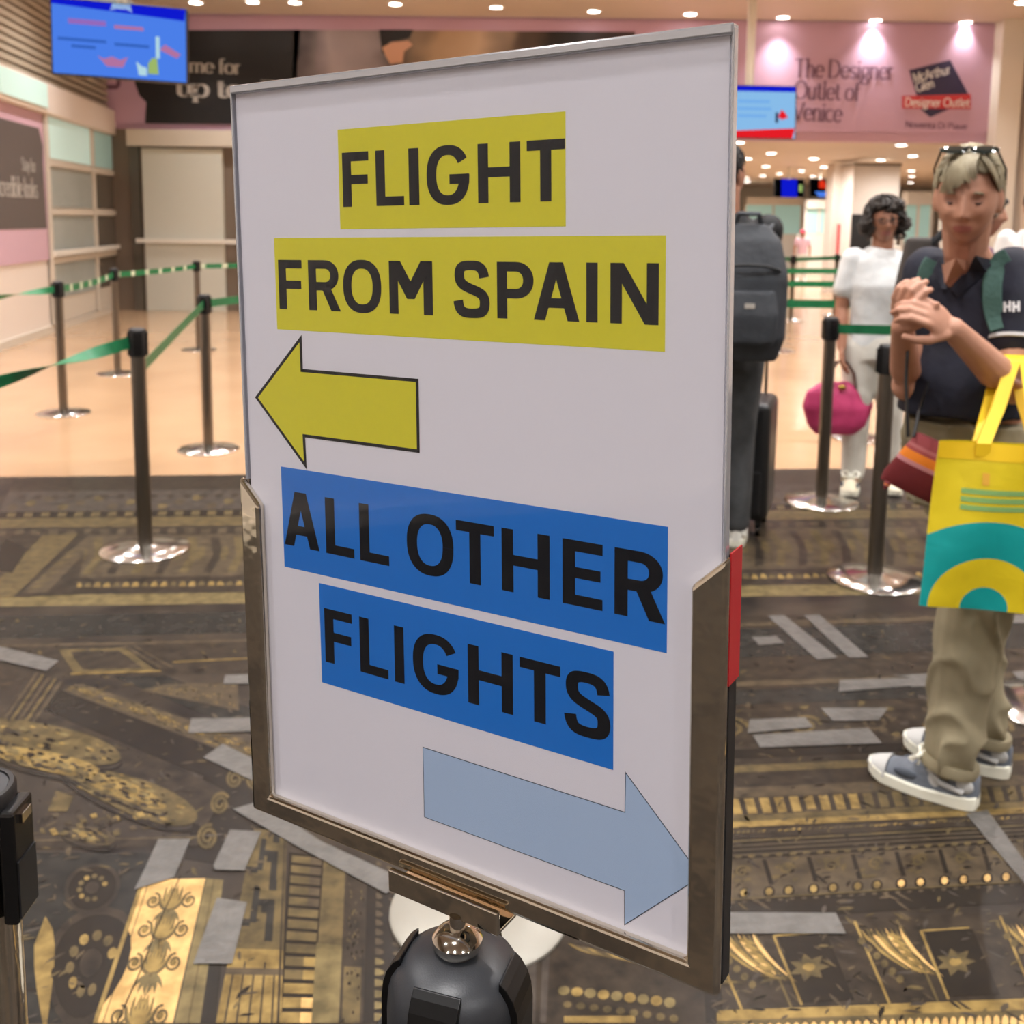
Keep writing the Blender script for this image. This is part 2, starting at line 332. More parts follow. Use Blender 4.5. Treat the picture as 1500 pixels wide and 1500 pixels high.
# downlights
g_up = 'downlights in the main ceiling'; g_lo = 'downlights in the hall beyond'
def downlight(p, group, label):
    t = thing('downlight', label, 'light', p, 0, group); return t
def make_light_meshes():
    a = MB().lathe([(.115, -.012), (.12, 0), (.095, 0), (.09, -.012)], 24).mesh('trim', 'lamptrim', True)
    b = MB().add([(.088 * math.cos(k * PI / 6), .088 * math.sin(k * PI / 6), -.012) for k in range(12)], [tuple(range(11, -1, -1))]).mesh('lamp', 'lamp', False, False); return a, b
tm, lm = make_light_meshes()
BEAM = bpy.data.lights.new('beam', 'SPOT'); BEAM.energy = SPOT; BEAM.spot_size = math.radians(136); BEAM.spot_blend = 1.0; BEAM.shadow_soft_size = .07; BEAM.color = (1, .975, .965)
BEAM_N = BEAM.copy(); BEAM_N.spot_size = math.radians(96); BEAM_N.energy = SPOT * .42
BEAM_H = BEAM.copy(); BEAM_H.spot_size = math.radians(168); BEAM_H.energy = SPOT * .7
def put_light(p, group, label):
    t = downlight(p, group, label)
    for n_, me in (('trim', tm), ('lamp', lm)):
        o = bpy.data.objects.new(n_, me); COL.objects.link(o); o.parent = t
    o = bpy.data.objects.new('beam', BEAM_N if 13.5 < p[1] < YB else (BEAM_H if p[1] >= YB else BEAM)); COL.objects.link(o); o.parent = t; o.location = (0, 0, -.03)
U_LABEL = 'round white downlight shining in the beige main ceiling'; B_LABEL = 'round downlight shining in the low ceiling of hall beyond'
NTH = ['first', 'second', 'third', 'fourth', 'fifth', 'sixth', 'seventh', 'eighth', 'ninth', 'tenth', 'eleventh', 'twelfth', 'thirteenth', 'fourteenth', 'fifteenth', 'sixteenth', 'seventeenth', 'eighteenth', 'nineteenth', 'twentieth', 'twenty-first', 'twenty-second', 'twenty-third', 'twenty-fourth']
UP = sorted(((287, 3), (370, 2), (432, 3), (444, 28), (579, 5), (578, 31), (727, 10), (870, 16), (1011, 20), (1147, 25), (1283, 29), (1415, 32), (1497, 3), (1458, 38)))
for px, py in UP:
    put_light(fl(px, py, ZC), g_up, 'round downlight in beige main ceiling, %s from the left along picture top' % NTH[UP.index((px, py))])
for y in (-7, -4.6, -2.2, .2, 2.6, 5, 7.4, 9.8, 12.2):  # out-of-view grid; leftmost column and farthest row added to brighten the walls
    for x in ((-4.6, -2.6, -.6, 1.4, 3.4, 5.4, 7.0) if y > 3 else (-2.6, -.6, 1.4, 3.4, 5.4)): put_light(Vector((x + (.3 if x > 0 else 0), y, ZC)), 'downlights over the queue', 'round downlight out of view above the queue')
LO = sorted(((1082, 208), (1130, 224), (1095, 232), (1192, 232), (1122, 243), (1117, 257), (1093, 260), (1142, 254), (1174, 250), (1207, 244), (1191, 258), (1220, 254), (1233, 245), (1246, 239), (1290, 234), (1320, 212), (1337, 228), (1335, 250), (1336, 258), (1334, 267), (1094, 266), (1400, 240)))
for px, py in LO:
    put_light(fl(px, py, ZF + .05), g_lo, 'small downlight in low ceiling of hall beyond, %s from the left' % NTH[LO.index((px, py))])
# ------------------------------------------------------------------ lettering
def arc(cx, cy, rx, ry, a0, a1, n=14):
    return [(cx + rx * math.cos(math.radians(a0 + (a1 - a0) * i / n)), cy + ry * math.sin(math.radians(a0 + (a1 - a0) * i / n))) for i in range(n + 1)]
_n = lambda x: [(x + .1, 0), (x + .1, .66)]
_arch = lambda cx, rx=.2: arc(cx, .44, rx, .22, 165, 0) + [(cx + rx, 0)]
_s = lambda w, h: [(p[0] * w, p[1] * h) for p in arc(.5, .74, .36, .24, 25, 180) + arc(.5, .5, .0, .0, 0, 0, 1)[:0] + [(.2, .62), (.5, .5), (.8, .38)] + arc(.5, .26, .38, .24, 0, -155)]
GL = {'T': (.82, [[(0, .97), (.8, .97)], [(.4, 0), (.4, 1)]]), 'h': (.64, [[(.1, 0), (.1, 1.02)], _arch(.32)]), 'e': (.62, [[(.08, .36), (.57, .36)], arc(.32, .33, .26, .33, 0, 320, 20)]),
 'D': (.88, [[(.12, 0), (.12, 1)], [(.12, .97)] + arc(.36, .5, .42, .47, 90, -90) + [(.12, .03)]]), 's': (.52, [_s(.5, .66)]), 'i': (.26, [_n(.02), [(.12, .84), (.12, .96)]]),
 'g': (.62, [arc(.3, .4, .22, .26, 0, 360, 20), arc(.32, -.14, .26, .15, 0, 360, 20), [(.18, .16), (.12, .05), (.2, 0)], [(.45, .6), (.6, .66)]]), 'n': (.64, [_n(0), _arch(.32)]), 'r': (.44, [_n(0), arc(.28, .42, .16, .22, 150, 60, 8)]),
 'O': (.94, [arc(.46, .5, .42, .49, 0, 360, 28)]), 'u': (.66, [[(.1, .66), (.1, .22)] + arc(.3, .22, .2, .22, 180, 345), [(.52, 0), (.52, .66)]]), 't': (.42, [[(.16, .85), (.16, .14)] + arc(.28, .14, .12, .13, 180, 330, 8), [(.02, .64), (.38, .64)]]),
 'l': (.26, [[(.12, 0), (.12, 1.02)]]), 'o': (.64, [arc(.31, .33, .27, .33, 0, 360, 20)]), 'f': (.4, [[(.16, 0), (.16, .8)] + arc(.3, .82, .14, .18, 180, 50, 8), [(.02, .64), (.38, .64)]]),
 'V': (.78, [[(.04, 1), (.4, 0)], [(.4, 0), (.74, 1)]]), 'c': (.57, [arc(.31, .33, .27, .33, 45, 315, 18)]), 'm': (.98, [_n(0), _arch(.3, .18), _arch(.68, .18)]), 'p': (.68, [[(.1, -.3), (.1, .66)], arc(.34, .33, .25, .33, 160, -160, 18)]),
 'a': (.6, [arc(.28, .2, .2, .2, 0, 360, 16), [(.48, 0), (.48, .45)] + arc(.3, .45, .18, .2, 0, 150, 8)]), 'b': (.66, [[(.1, 0), (.1, 1.02)], arc(.34, .33, .25, .33, 160, -160, 18)]), 'd': (.66, [[(.54, 0), (.54, 1.02)], arc(.3, .33, .25, .33, 20, 340, 18)]),
 'k': (.62, [[(.1, 0), (.1, 1.02)], [(.55, .66), (.14, .3)], [(.25, .38), (.58, 0)]]), 'y': (.6, [[(.05, .66), (.3, .02)], [(.55, .66), (.3, .02), (.16, -.28)]]), 'v': (.6, [[(.05, .66), (.3, 0)], [(.55, .66), (.3, 0)]]),
 'S': (.66, [_s(.62, 1)]), 'C': (.84, [arc(.46, .5, .42, .49, 45, 315, 22)]), 'N': (.84, [[(.1, 0), (.1, 1)], [(.1, 1), (.7, 0)], [(.7, 0), (.7, 1)]]), 'P': (.7, [[(.12, 0), (.12, 1)], [(.12, .97)] + arc(.36, .74, .26, .23, 90, -90) + [(.12, .5)]]),
 'M': (1., [[(.1, 0), (.1, 1)], [(.1, 1), (.48, .1)], [(.48, .1), (.86, 1)], [(.86, 1), (.86, 0)]]), 'A': (.8, [[(.04, 0), (.4, 1)], [(.4, 1), (.76, 0)], [(.18, .32), (.62, .32)]]), 'G': (.88, [arc(.46, .5, .42, .49, 45, 340, 22), [(.84, 0), (.84, .42)], [(.6, .42), (.86, .42)]]),
 '7': (.6, [[(.05, .97), (.54, .97), (.2, 0)]]), '0': (.66, [arc(.32, .5, .26, .49, 0, 360, 22)]), '%': (.9, [arc(.22, .74, .17, .22, 0, 360, 14), arc(.68, .26, .17, .22, 0, 360, 14), [(.7, 1), (.2, 0)]]), '-': (.4, [[(.05, .38), (.34, .38)]]), ' ': (.3, []), 'H': (.8, [[(.1, 0), (.1, 1)], [(.66, 0), (.66, 1)], [(.1, .5), (.66, .5)]])}
def penstroke(pts, tv, th):
    L = []; Rr = []
    for i, p in enumerate(pts):
        a, b = pts[max(i - 1, 0)], pts[min(i + 1, len(pts) - 1)]
        if i == len(pts) - 1 and pts[0] == pts[-1] and len(pts) > 3: a, b = pts[-2], pts[1]
        if i == 0 and math.dist(pts[0], pts[-1]) < 1e-6 and len(pts) > 3: a, b = pts[-2], pts[1]
        dx, dy = b[0] - a[0], b[1] - a[1]; l = math.hypot(dx, dy) or 1; dx /= l; dy /= l
        h = (th + (tv - th) * abs(dy)) / 2
        L.append((p[0] - dy * h, p[1] + dx * h)); Rr.append((p[0] + dy * h, p[1] - dx * h))
    return [[L[i], L[i + 1], Rr[i + 1], Rr[i]] for i in range(len(pts) - 1)]
def textpolys(s, tv=.16, th=.05, serif=True):
    x = 0; out = []
    for ch in s:
        w, st = GL[ch]
        for k in st:
            out += [[(x + a, b) for a, b in q] for q in penstroke(k, tv, th)]
            if serif:
                for i in (0, -1):
                    e, f = k[i], k[1 if i == 0 else -2]
                    if abs(e[0] - f[0]) < 1e-6 and abs(e[1] - f[1]) > .3: out.append([(x + e[0] - .13, e[1] - .02), (x + e[0] + .13, e[1] - .02), (x + e[0] + .13, e[1] + .02), (x + e[0] - .13, e[1] + .02)])
        x += w
    return out, x
def text_on(name, s, p0, p1, height, n, m, parent, serif=True, tv=.16, th=.05, th_off=.002):
    """lettering from p0 to p1 (baseline), cap height in metres, standing proud along n"""
    polys, w = textpolys(s, tv, th, serif); p0, p1 = Vector(p0), Vector(p1); n = Vector(n).normalized()
    X = (p1 - p0) / w; Z = Vector((0, 0, 1)); Z = (Z - X.normalized() * Z.dot(X.normalized())).normalized() * height
    mb = MB()
    for q in polys:
        vs = [p0 + X * a + Z * b + n * th_off for a, b in q]; mb.add(vs, [tuple(range(len(vs)))])
    return mb.build(name, m, parent, fix=False)
def btext(name, s, a, b, hpx, m, off=.028, **k):
    h = hpx / FPX * YB * 1.0
    p, q = at(*a, YB), at(*b, YB); return text_on(name, s, (p.x, -off, p.z), (q.x, -off, q.z), h, (0, -1, 0), m, bn, **k)
btext('lettering', 'Come for', (245, 105), (354, 109), 20, 'greytext', tv=.2)
btext('lettering', 'up to -70%', (260, 141), (458, 147), 26, 'greytext', tv=.2)
btext('lettering', 'The Designer', (1162, 113), (1308, 117), 25, 'textplum')
btext('lettering', 'Outlet of', (1162, 145), (1258, 148), 25, 'textplum')
btext('lettering', 'Venice', (1160, 176), (1232, 179), 25, 'textplum')
btext('lettering', 'Noventa Di Piave', (1325, 187), (1415, 190), 9, 'textplum', serif=False, tv=.13, th=.11)
btext('lettering', 'Designer Outlet', (1324, 156), (1419, 157), 12, 'white', serif=False, tv=.14, th=.12, off=.032)
btext('lettering', 'McArthur', (1338, 121), (1392, 108), 13, 'white', serif=False, tv=.15, th=.13)
btext('lettering', 'Glen', (1342, 135), (1368, 128), 13, 'white', serif=False, tv=.15, th=.13)
ps_, td_, of_ = POSTER
def ptext(s, x0, x1, y, h):
    t1 = (wl(x1, y) - LA).dot(LD); t0 = (wl(x0, y) - LA).dot(LD); z = wl(x1, y).z
    text_on('lettering', s, lwall(t0, z, of_) - ps_.location, lwall(t1, z, of_) - ps_.location, h, LN, 'greytext', ps_, tv=.2)
t1s = wl(50, 250)
def ptext2(s, xr, y, h, adv):
    t1 = (wl(xr, y) - LA).dot(LD); z = wl(xr, y).z; wid = textpolys(s)[1] * h * adv
    text_on('lettering', s, lwall(t1 - wid, z, of_) - ps_.location, lwall(t1, z, of_) - ps_.location, h, LN, 'greytext', ps_, tv=.2)
ptext2('Stay for', 49, 252, .15, .8); ptext2('incredible looks', 52, 290, .22, .8)

# ------------------------------------------------------------------ the sign
SG_O = Vector((-0.03229065, 0.62635719, 1.02198325))
yaw, roll = math.radians(-32.19), math.radians(-1.351)
SR = Matrix.Rotation(yaw, 3, 'Z') @ Matrix.Rotation(roll, 3, 'Y')
sign = thing('sign_holder', 'white direction sign in chrome frame reading flight from Spain and all other flights', 'sign', SG_O)
sign.rotation_euler = SR.to_euler()
# U-shaped chrome channel
fr = MB().prism([(x, -.006, z) for x, z in ((-.1853, .256), (-.1664, .2372), (-.1664, .0157), (.1640, .0157), (.1640, .2374), (.1850, .2570), (.1835, 0), (-.1853, 0))], (0, .0075, 0)).build('chrome_frame', 'framechrome', sign)
bevel(fr, .0028, 3)
MB().prism([(x, .0045, z) for x, z in ((-.1853, .262), (-.172, .245), (-.172, .012), (.172, .012), (.172, .245), (.1838, .2573), (.1825, .002), (-.1843, .002))], (0, .011, 0)).build('back_channel', 'blackplastic', sign)
MB().prism([(.1842, -.0008, .183), (.1846, -.0008, .258), (.1846, .0160, .2585), (.1840, .0160, .183)], (.0008, 0, 0)).build('red_edge_strip', 'redpanel', sign)
poster = MB().prism([(x, .001, z) for x, z in ((-.1795, .011), (.179, .011), (.179, .5285), (-.1795, .5285))], (0, .0008, 0)).build('poster', 'paper', sign)
bpn = MB().prism([(x, .0022, z) for x, z in ((-.181, .006), (.181, .006), (.181, .5315), (-.181, .5315))], (0, .0022, 0)).build('backing_board', 'paper', sign)
MB().prism([(x, -.0012, z) for x, z in ((-.1812, .006), (.1810, .006), (.1810, .5325), (-.1812, .5325))], (0, .001, 0)).build('clear_sleeve', 'sleeve', sign)
mat('clearedge', (190, 192, 198), .08, .6)
bevel(MB().prism([(x, -.0024, z) for x, z in ((-.1820, .5268), (.1818, .5285), (.1818, .5345), (-.1820, .5328))], (0, .0085, 0)).build('top_edge', 'clearedge', sign), .0012)
for sx in (-1, 1):
    bevel(MB().box((sx * .1816, .0012, .393), (.0014, .0058, .278)).build('side_edge', 'clearedge', sign), .0004)
_pz = [0]
def printed(name, pts, m, layer, parent=poster): return MB().add([(x / 1000, .001 - .00008 * layer, z / 1000) for x, z in pts], [tuple(range(len(pts)))]).build(name, m, parent, fix=False)
rect = lambda x0, x1, z0, z1: [(x0, z0), (x1, z0), (x1, z1), (x0, z1)]
printed('yellow_highlight', rect(-86.8, 83.0, 433.2, 497.4), 'yellow', 1)
printed('yellow_highlight', rect(-147.6, 144.8, 364.6, 427.8), 'yellow', 1)
printed('blue_highlight', rect(-149, 147.7, 193.4, 266.8), 'blue', 1)
printed('blue_highlight', rect(-116.2, 114.3, 114, 187.1), 'blue', 1)
arrL = [(-172.1, 314.6), (-124.6, 361.8), (-124.5, 338.1), (-24.6, 338.1), (-24.8, 290), (-124.6, 290.2), (-124, 267.5)]
def inset(poly, d):
    n = len(poly); out = []
    A = sum(poly[i][0] * poly[(i + 1) % n][1] - poly[(i + 1) % n][0] * poly[i][1] for i in range(n)); sg = 1 if A > 0 else -1
    for i in range(n):
        p0, p, p2 = poly[i - 1], poly[i], poly[(i + 1) % n]
        a = Vector((p[0] - p0[0], p[1] - p0[1])).normalized(); b = Vector((p2[0] - p[0], p2[1] - p[1])).normalized()
        na, nb = Vector((-a.y, a.x)) * sg, Vector((-b.y, b.x)) * sg
        v = (na + nb); k = d / max(.2, (1 + na.dot(nb))); out.append((p[0] + v.x * k, p[1] + v.y * k))
    return out
printed('arrow_outline', arrL, 'ink', 2); printed('yellow_arrow', inset(arrL, 2.2), 'yellow', 3)
arrR = [(-27.2, 89.9), (121.9, 90.1), (122.2, 115.4), (170.5, 66), (122, 17.6), (121.8, 39.9), (-27.3, 39.8)]
printed('arrow_outline', arrR, 'arrowline', 2); printed('pale_blue_arrow', inset(arrR, .5), 'paleblue', 3)
TV, TH = .213, .168
def glyph(ch, w):
    tv, th = TV, TH; R = lambda x0, x1, y0, y1: [(x0, y0), (x1, y0), (x1, y1), (x0, y1)]
    def ring(x0, x1, y0, y1, a0=0, a1=360, n=40, e=2.35):
        out = []; cx, cy, rx, ry = (x0 + x1) / 2, (y0 + y1) / 2, (x1 - x0) / 2, (y1 - y0) / 2
        def P(a, rx, ry):
            c, s = math.cos(math.radians(a)), math.sin(math.radians(a)); return (cx + rx * math.copysign(abs(c) ** (2 / e), c), cy + ry * math.copysign(abs(s) ** (2 / e), s))
        for i in range(n):
            a, b = a0 + (a1 - a0) * i / n, a0 + (a1 - a0) * (i + 1) / n
            out.append([P(a, rx, ry), P(b, rx, ry), P(b, rx - tv, ry - th), P(a, rx - tv, ry - th)])
        return out
    st = R(0, tv, 0, 1)
    if ch == 'I': return [R(0, w, 0, 1)]
    if ch == 'F': return [st, R(0, w, 1 - th, 1), R(0, w * .96, .415, .415 + th)]
    if ch == 'L': return [st, R(0, w, 0, th)]
    if ch == 'E': return [st, R(0, w, 1 - th, 1), R(0, w * .95, .425, .425 + th), R(0, w, 0, th)]
    if ch == 'H': return [st, R(w - tv, w, 0, 1), R(0, w, .43, .43 + th)]
    if ch == 'T': return [R(0, w, 1 - th, 1), R(w / 2 - tv / 2, w / 2 + tv / 2, 0, 1)]
    if ch == 'O': return ring(0, w, -.015, 1.015)
    if ch == 'G': return ring(0, w, -.015, 1.015, 30, 360, 40) + [R(w * .54, w - .004, .345, .345 + th)]
    if ch == 'N': return [st, R(w - tv, w, 0, 1), [(0, 1), (tv * 1.15, 1), (w, 0), (w - tv * 1.15, 0)]]
    if ch == 'M':
        h = [(0, 1), (.27, 1), (w / 2, .62), (w / 2, .29), (w / 2 - .09, .29), (.08, .84)]
        return [st, R(w - tv, w, 0, 1), h, [(w - x, y) for x, y in h]]
    if ch == 'A':
        a, d = .135, .228; k = (w / 2 - a); ys = (w / 2 - d) / k; leg = [(0, 0), (d, 0), (w / 2, ys), (w / 2, 1), (w / 2 - a, 1)]
        return [leg, [(w - x, y) for x, y in leg], [(.22 * k, .22), (w - .22 * k, .22), (w - (.22 + th) * k, .22 + th), ((.22 + th) * k, .22 + th)]]
    if ch in 'PR':
        lo = .36 if ch == 'P' else .40; wb_ = w if ch == 'P' else w * .95; rx = .36
        o = [st, R(0, wb_ - rx, 1 - th, 1), R(0, wb_ - rx, lo, lo + th)] + ring(wb_ - 2 * rx, wb_, lo, 1, -90, 90, 20, 2.1)
        if ch == 'R': o.append([(w * .38, lo + .1), (w * .38 + .24, lo + .1), (w, 0), (w - .25, 0)])
        return o
    if ch == 'S':
        xl, xr, yt, yb = tv / 2, w - tv / 2, 1.015 - th / 2, -.015 + th / 2; pts = []
        for a, b, c, d in (((xr - .01, .715), (xr - .03, yt - .03), (w * .69, yt), (w * .5, yt)), ((w * .5, yt), (w * .25, yt), (xl + .025, .9), (xl + .025, .745)), ((xl + .025, .745), (xl + .025, .60), (w * .30, .56), (w * .5, .505)),
                           ((w * .5, .505), (w * .74, .445), (xr, .41), (xr, .265)), ((xr, .265), (xr, .10), (w * .76, yb), (w * .5, yb)), ((w * .5, yb), (w * .26, yb), (xl + .015, .1), (xl - .005, .295))):
            for i in range(8 if d != (xl - .005, .295) else 9):
                t = i / 8; k = 1 - t; pts.append(tuple(k ** 3 * a[j] + 3 * k * k * t * b[j] + 3 * k * t * t * c[j] + t ** 3 * d[j] for j in (0, 1)))
        return penstroke(pts, tv, th)
ROWS = [('FLIGHT', [(-83.6, -61.4), (-55.6, -33.1), (-29.1, -21.1), (-15.2, 16.9), (23.0, 52.9), (57.3, 82.6)], 447.6, 482.5),
 ('FROMSPAIN', [(-144.5, -122.5), (-116.7, -88.2), (-85.7, -53.3), (-46.7, -12.1), (3.9, 30.5), (35.8, 61.4), (61.4, 91.8), (96.3, 103.5), (111.5, 140.9)], 379.0, 412.8),
 ('ALLOTHER', [(-147.8, -114.4), (-108.1, -82.5), (-77.4, -52.1), (-36.9, 0.7), (2.8, 31.6), (37.2, 71.5), (80.3, 107.0), (114.7, 146.5)], 210.2, 250.0),
 ('FLIGHTS', [(-112.0, -86.6), (-79.9, -55.1), (-49.5, -41.4), (-33.9, 3.3), (10.5, 44.6), (49.6, 78.6), (81.3, 112.4)], 130.4, 169.8)]
for txt, spans, z0, z1 in ROWS:
    for ch, (x0, x1) in zip(txt, spans):
        h = z1 - z0; mb = MB()
        for qi, q in enumerate(glyph(ch, (x1 - x0) / h)):
            mb.add([((x0 + a * h) / 1000, .001 - .00016 - .000002 * qi, (z0 + b * h) / 1000) for a, b in q], [tuple(range(len(q)))])
        mb.build('letter', 'ink', poster, fix=False)
# clamp, stem and ball collar under the frame
bevel(MB().prism([(-.0478, y, z) for y, z in ((-.0135, .0030), (-.0135, -.0125), (.010, -.0125), (.010, -.0095), (-.0095, -.0095), (-.0095, .0030))], (.088, 0, 0)).build('clamp', 'framechrome', sign), .0008)
SX, SY = fl(670, 1400, .982).x, fl(670, 1400, .982).y
inv = SR.transposed()
def sl(x, y, z): return inv @ (Vector((x, y, z)) - SG_O)
st = MB().tube([sl(SX, SY, .990), sl(SX, SY, 1.0115)], .0054, 20).build('stem', 'chrome', sign, True)
collar_ = MB().lathe([(.001, 1.002), (.008, 1.0015), (.0135, .999), (.0165, .9955), (.0165, .992), (.0145, .988), (.001, .9865)][::-1], 36).build('collar', 'chrome', sign, True)
c = collar_; c.data.transform(Matrix.Translation(Vector((SX, SY, 0)))); c.data.transform(Matrix.Translation(-SG_O)); c.data.transform(inv.to_4x4())

# ------------------------------------------------------------------ belt stanchions
def base_prof(r=.19): return [(.001, .0), (r, .0), (r, .008), (r - .006, .013), (r * .55, .022), (.05, .03), (.036, .034), (.001, .034)]
HS = .985
def cassette(mb, a, r=.036, w=.034, d=.012, z0=.872, z1=.968):
    R = Matrix.Rotation(a, 3, 'Z'); mb.box(R @ Vector((r, 0, (z0 + z1) / 2)), (d, w, z1 - z0), None, R); return mb
def make_stanchion(label, p, rz=0, base='basemetal', ends=()):
    t = thing('belt_stanchion', label, 'stanchion', (p[0], p[1], 0), rz, 'belt stanchions in the queue')
    MB().lathe(base_prof(), 48).build('base', base, t, True)
    MB().lathe([(.0315, .03), (.0315, .885), (.001, .885)], 24).build('post', 'satin', t, True)
    h = MB().lathe([(.0375, .865), (.0385, .87), (.0385, .972), (.036, .98), (.03, HS), (.001, HS)], 28).build('head', 'blackplastic', t, True)
    for k in range(4): cassette(MB(), k * PI / 2).build('belt_slot', 'blackgloss', h)
    return t
st0 = make_stanchion('grey belt stanchion nearest of the left group standing on printed floor', fl(213, 806), math.radians(20))
def more_st(label, p, rz=0):
    c = copy_tree(st0); c.location = (p[0], p[1], 0); c['label'] = label; c.rotation_euler = (0, 0, rz); return c
STL = {'A': fl(213, 806), 'B': fl(93.5, 606), 'C': fl(305.5, 659), 'D': fl(172.8, 548), 'E': fl(291.5, 513), 'F': fl(1281, 850), 'G': fl(1203, 736)}
more_st('grey belt stanchion leftmost on the beige floor near left wall', STL['B'], .3)
more_st('grey belt stanchion on beige floor beside left edge of the sign', STL['C'], .1)
more_st('grey belt stanchion on beige floor in front of white wall pillar', STL['D'], .2)
more_st('grey belt stanchion farthest on the left in front of cream door', STL['E'], 0)
more_st('grey belt stanchion between pink handbag and woven shoulder bag', STL['F'], .2)
more_st('grey belt stanchion in front of white shirted woman left of pink handbag', STL['G'], .2)
edge = more_st('belt stanchion at right picture edge with only its base showing', fl(1547, 1040) , 0)
bk = make_stanchion('belt stanchion hidden behind the sign with its pale round base showing', fl(702, 1337), 0, 'creamreflect')
MIDP = [at(1082, 500, 6.9), at(1268, 500, 6.9), at(1078, 470, 9.2), at(1262, 470, 9.2)]
for q, lab in zip(MIDP, ('belt stanchion hidden behind backpack man, nearer one', 'belt stanchion hidden behind white shirted woman, nearer one', 'belt stanchion hidden behind backpack man, farther one', 'belt stanchion hidden behind white shirted woman, farther one')): more_st(lab, q)
FARP = {'H': fl(1140, 515), 'I': fl(1158, 470), 'J': fl(1222, 462), 'K': fl(1090, 452)}
more_st('far belt stanchion right of backpack man with low green belts', FARP['H']); more_st('far belt stanchion second behind backpack man', FARP['I'])
more_st('far belt stanchion half hidden by white shirted woman', FARP['J']); more_st('farthest belt stanchion behind backpack man', FARP['K'])
# the sign's own stanchion
ss = thing('belt_stanchion', 'belt stanchion carrying the sign with domed black head and chrome post', 'stanchion', (SX, SY, 0), math.radians(-108), 'belt stanchions in the queue')
MB().lathe(base_prof(), 48).build('base', 'basemetal', ss, True); MB().lathe([(.034, .03), (.034, .84), (.001, .84)], 32).build('post', 'chrome', ss, True)
mat('slotblack', (10, 10, 11), .3, spec=.3)
hd = MB().lathe([(.040, .83), (.0455, .835), (.0460, .950), (.0452, .961), (.0432, .969), (.039, .9765), (.033, .981), (.025, .9845), (.015, .9865), (.001, .987)], 56).build('head', 'headgrey', ss, True)
for k in range(4):
    a = k * PI / 2; R = Matrix.Rotation(a, 3, 'Z')
    o = MB().prism([R @ Vector(q) for q in ((.034, -.016, .835), (.0474, -.016, .835), (.0474, -.016, .954), (.0462, -.016, .964), (.0438, -.016, .9715), (.0392, -.016, .9786), (.0350, -.016, .9822), (.034, -.016, .9822))], R @ Vector((0, .032, 0))).build('belt_slot', 'slotblack', hd); bevel(o, .0012)
    MB().box(R @ Vector((.0495, 0, .905)), (.004, .030, .05), None, R).build('belt_clip', 'blackplastic', hd)
# stanchion at the lower left corner
fg = thing('belt_stanchion', 'shiny belt stanchion with flat black cap cut by lower left picture corner', 'stanchion', (-.4505, .80, 0), 0, 'belt stanchions in the queue')
MB().lathe(base_prof(), 48).build('base', 'basemetal', fg, True); MB().lathe([(.0345, .03), (.0345, .966), (.001, .966)], 40).build('post', 'framechrome', fg, True)
cp = MB().lathe([(.0355, .958), (.0365, .961), (.0365, .982), (.0345, HS), (.031, HS), (.0305, .983), (.001, .983)], 44).build('cap', 'blackplastic', fg, True)
MB().lathe([(.001, .9832), (.030, .9832), (.030, .9838), (.001, .9838)], 40).build('cap_inlay', 'headgrey', cp, True)
kc = bevel(MB().box((.0405, -.004, .925), (.013, .036, .1)).build('belt_cassette', 'blackgloss', fg), .003)
MB().box((.048, -.004, .965), (.004, .016, .008)).build('belt_clip', 'chrome', kc); MB().box((.047, -.004, .905), (.003, .03, .05)).build('belt_end', 'blackplastic', kc)

# ------------------------------------------------------------------ belts
def ribbon(name, label, pts, width=.05, twist=None, dashes=False, group='green queue belts'):
    """belt through pts (3-D), optionally twisting (angle per point, 0 = upright)"""
    P = [Vector(p) for p in pts]; N = len(P); vs = []; fs = []
    for i, p in enumerate(P):
        t = (P[min(i + 1, N - 1)] - P[max(i - 1, 0)]).normalized(); up = Vector((0, 0, 1)); up = (up - t * up.dot(t)).normalized(); sd = t.cross(up)
        a = twist[i] if twist else 0; d = up * math.cos(a) + sd * math.sin(a); n = t.cross(d) * .0008
        vs += [p + d * width / 2 + n, p - d * width / 2 + n, p - d * width / 2 - n, p + d * width / 2 - n]
    for i in range(N - 1):
        for k in range(4): a, b = i * 4 + k, i * 4 + (k + 1) % 4; fs.append((a, b, b + 4, a + 4))
    fs += [(3, 2, 1, 0), tuple(range(4 * N - 4, 4 * N))]
    mb = MB()
    if dashes:
        mb.v = [tuple(v) for v in vs]; mb.mats = ['beltgreen', 'beltmark']
        for j, f in enumerate(fs): mb.f.append(list(f)); mb.mi.append(1 if (j // 4) % 8 in (0, 1) and j < 4 * (N - 1) else 0)
        o = mb.build(name, None, None, True)
    else: o = MB().add(vs, fs).build(name, 'beltgreen', None, True)
    return tag(o, label, 'belt', group)
def span(p, q, n=24, sag=0., z0=.925, z1=.925, inset=.04):
    p, q = Vector((p[0], p[1], z0)), Vector((q[0], q[1], z1)); d = (q - p); d.z = 0; d.normalize(); p += d * inset; q -= d * inset
    return [p.lerp(q, i / n) - Vector((0, 0, sag * 4 * (i / n) * (1 - i / n))) for i in range(n + 1)]
A_, B_, C_, D_, E_ = (STL[k] for k in 'ABCDE')
wpt = at(-120, 592, 3.7); n = 40
pts = span(A_, wpt, n, .0, .925, wpt.z); tw = [0 if i < 2 else PI * min(1, (i - 2) / 26) * 1.0 for i in range(n + 1)]
ribbon('queue_belt', 'glossy green belt twisting leftward from the nearest left stanchion', pts, .052, tw)
pts = span(C_, A_, 20, .0, .925, .80, .038); ribbon('queue_belt', 'green belt slanting down between the two nearer left stanchions', pts, .05)
w2 = at(-90, 448, 6.4); pts = span(B_, w2, 30, .0, .925, w2.z); ribbon('queue_belt', 'twisted green belt leaving leftmost stanchion toward left picture edge', pts, .05, [PI * min(1, i / 20) for i in range(31)])
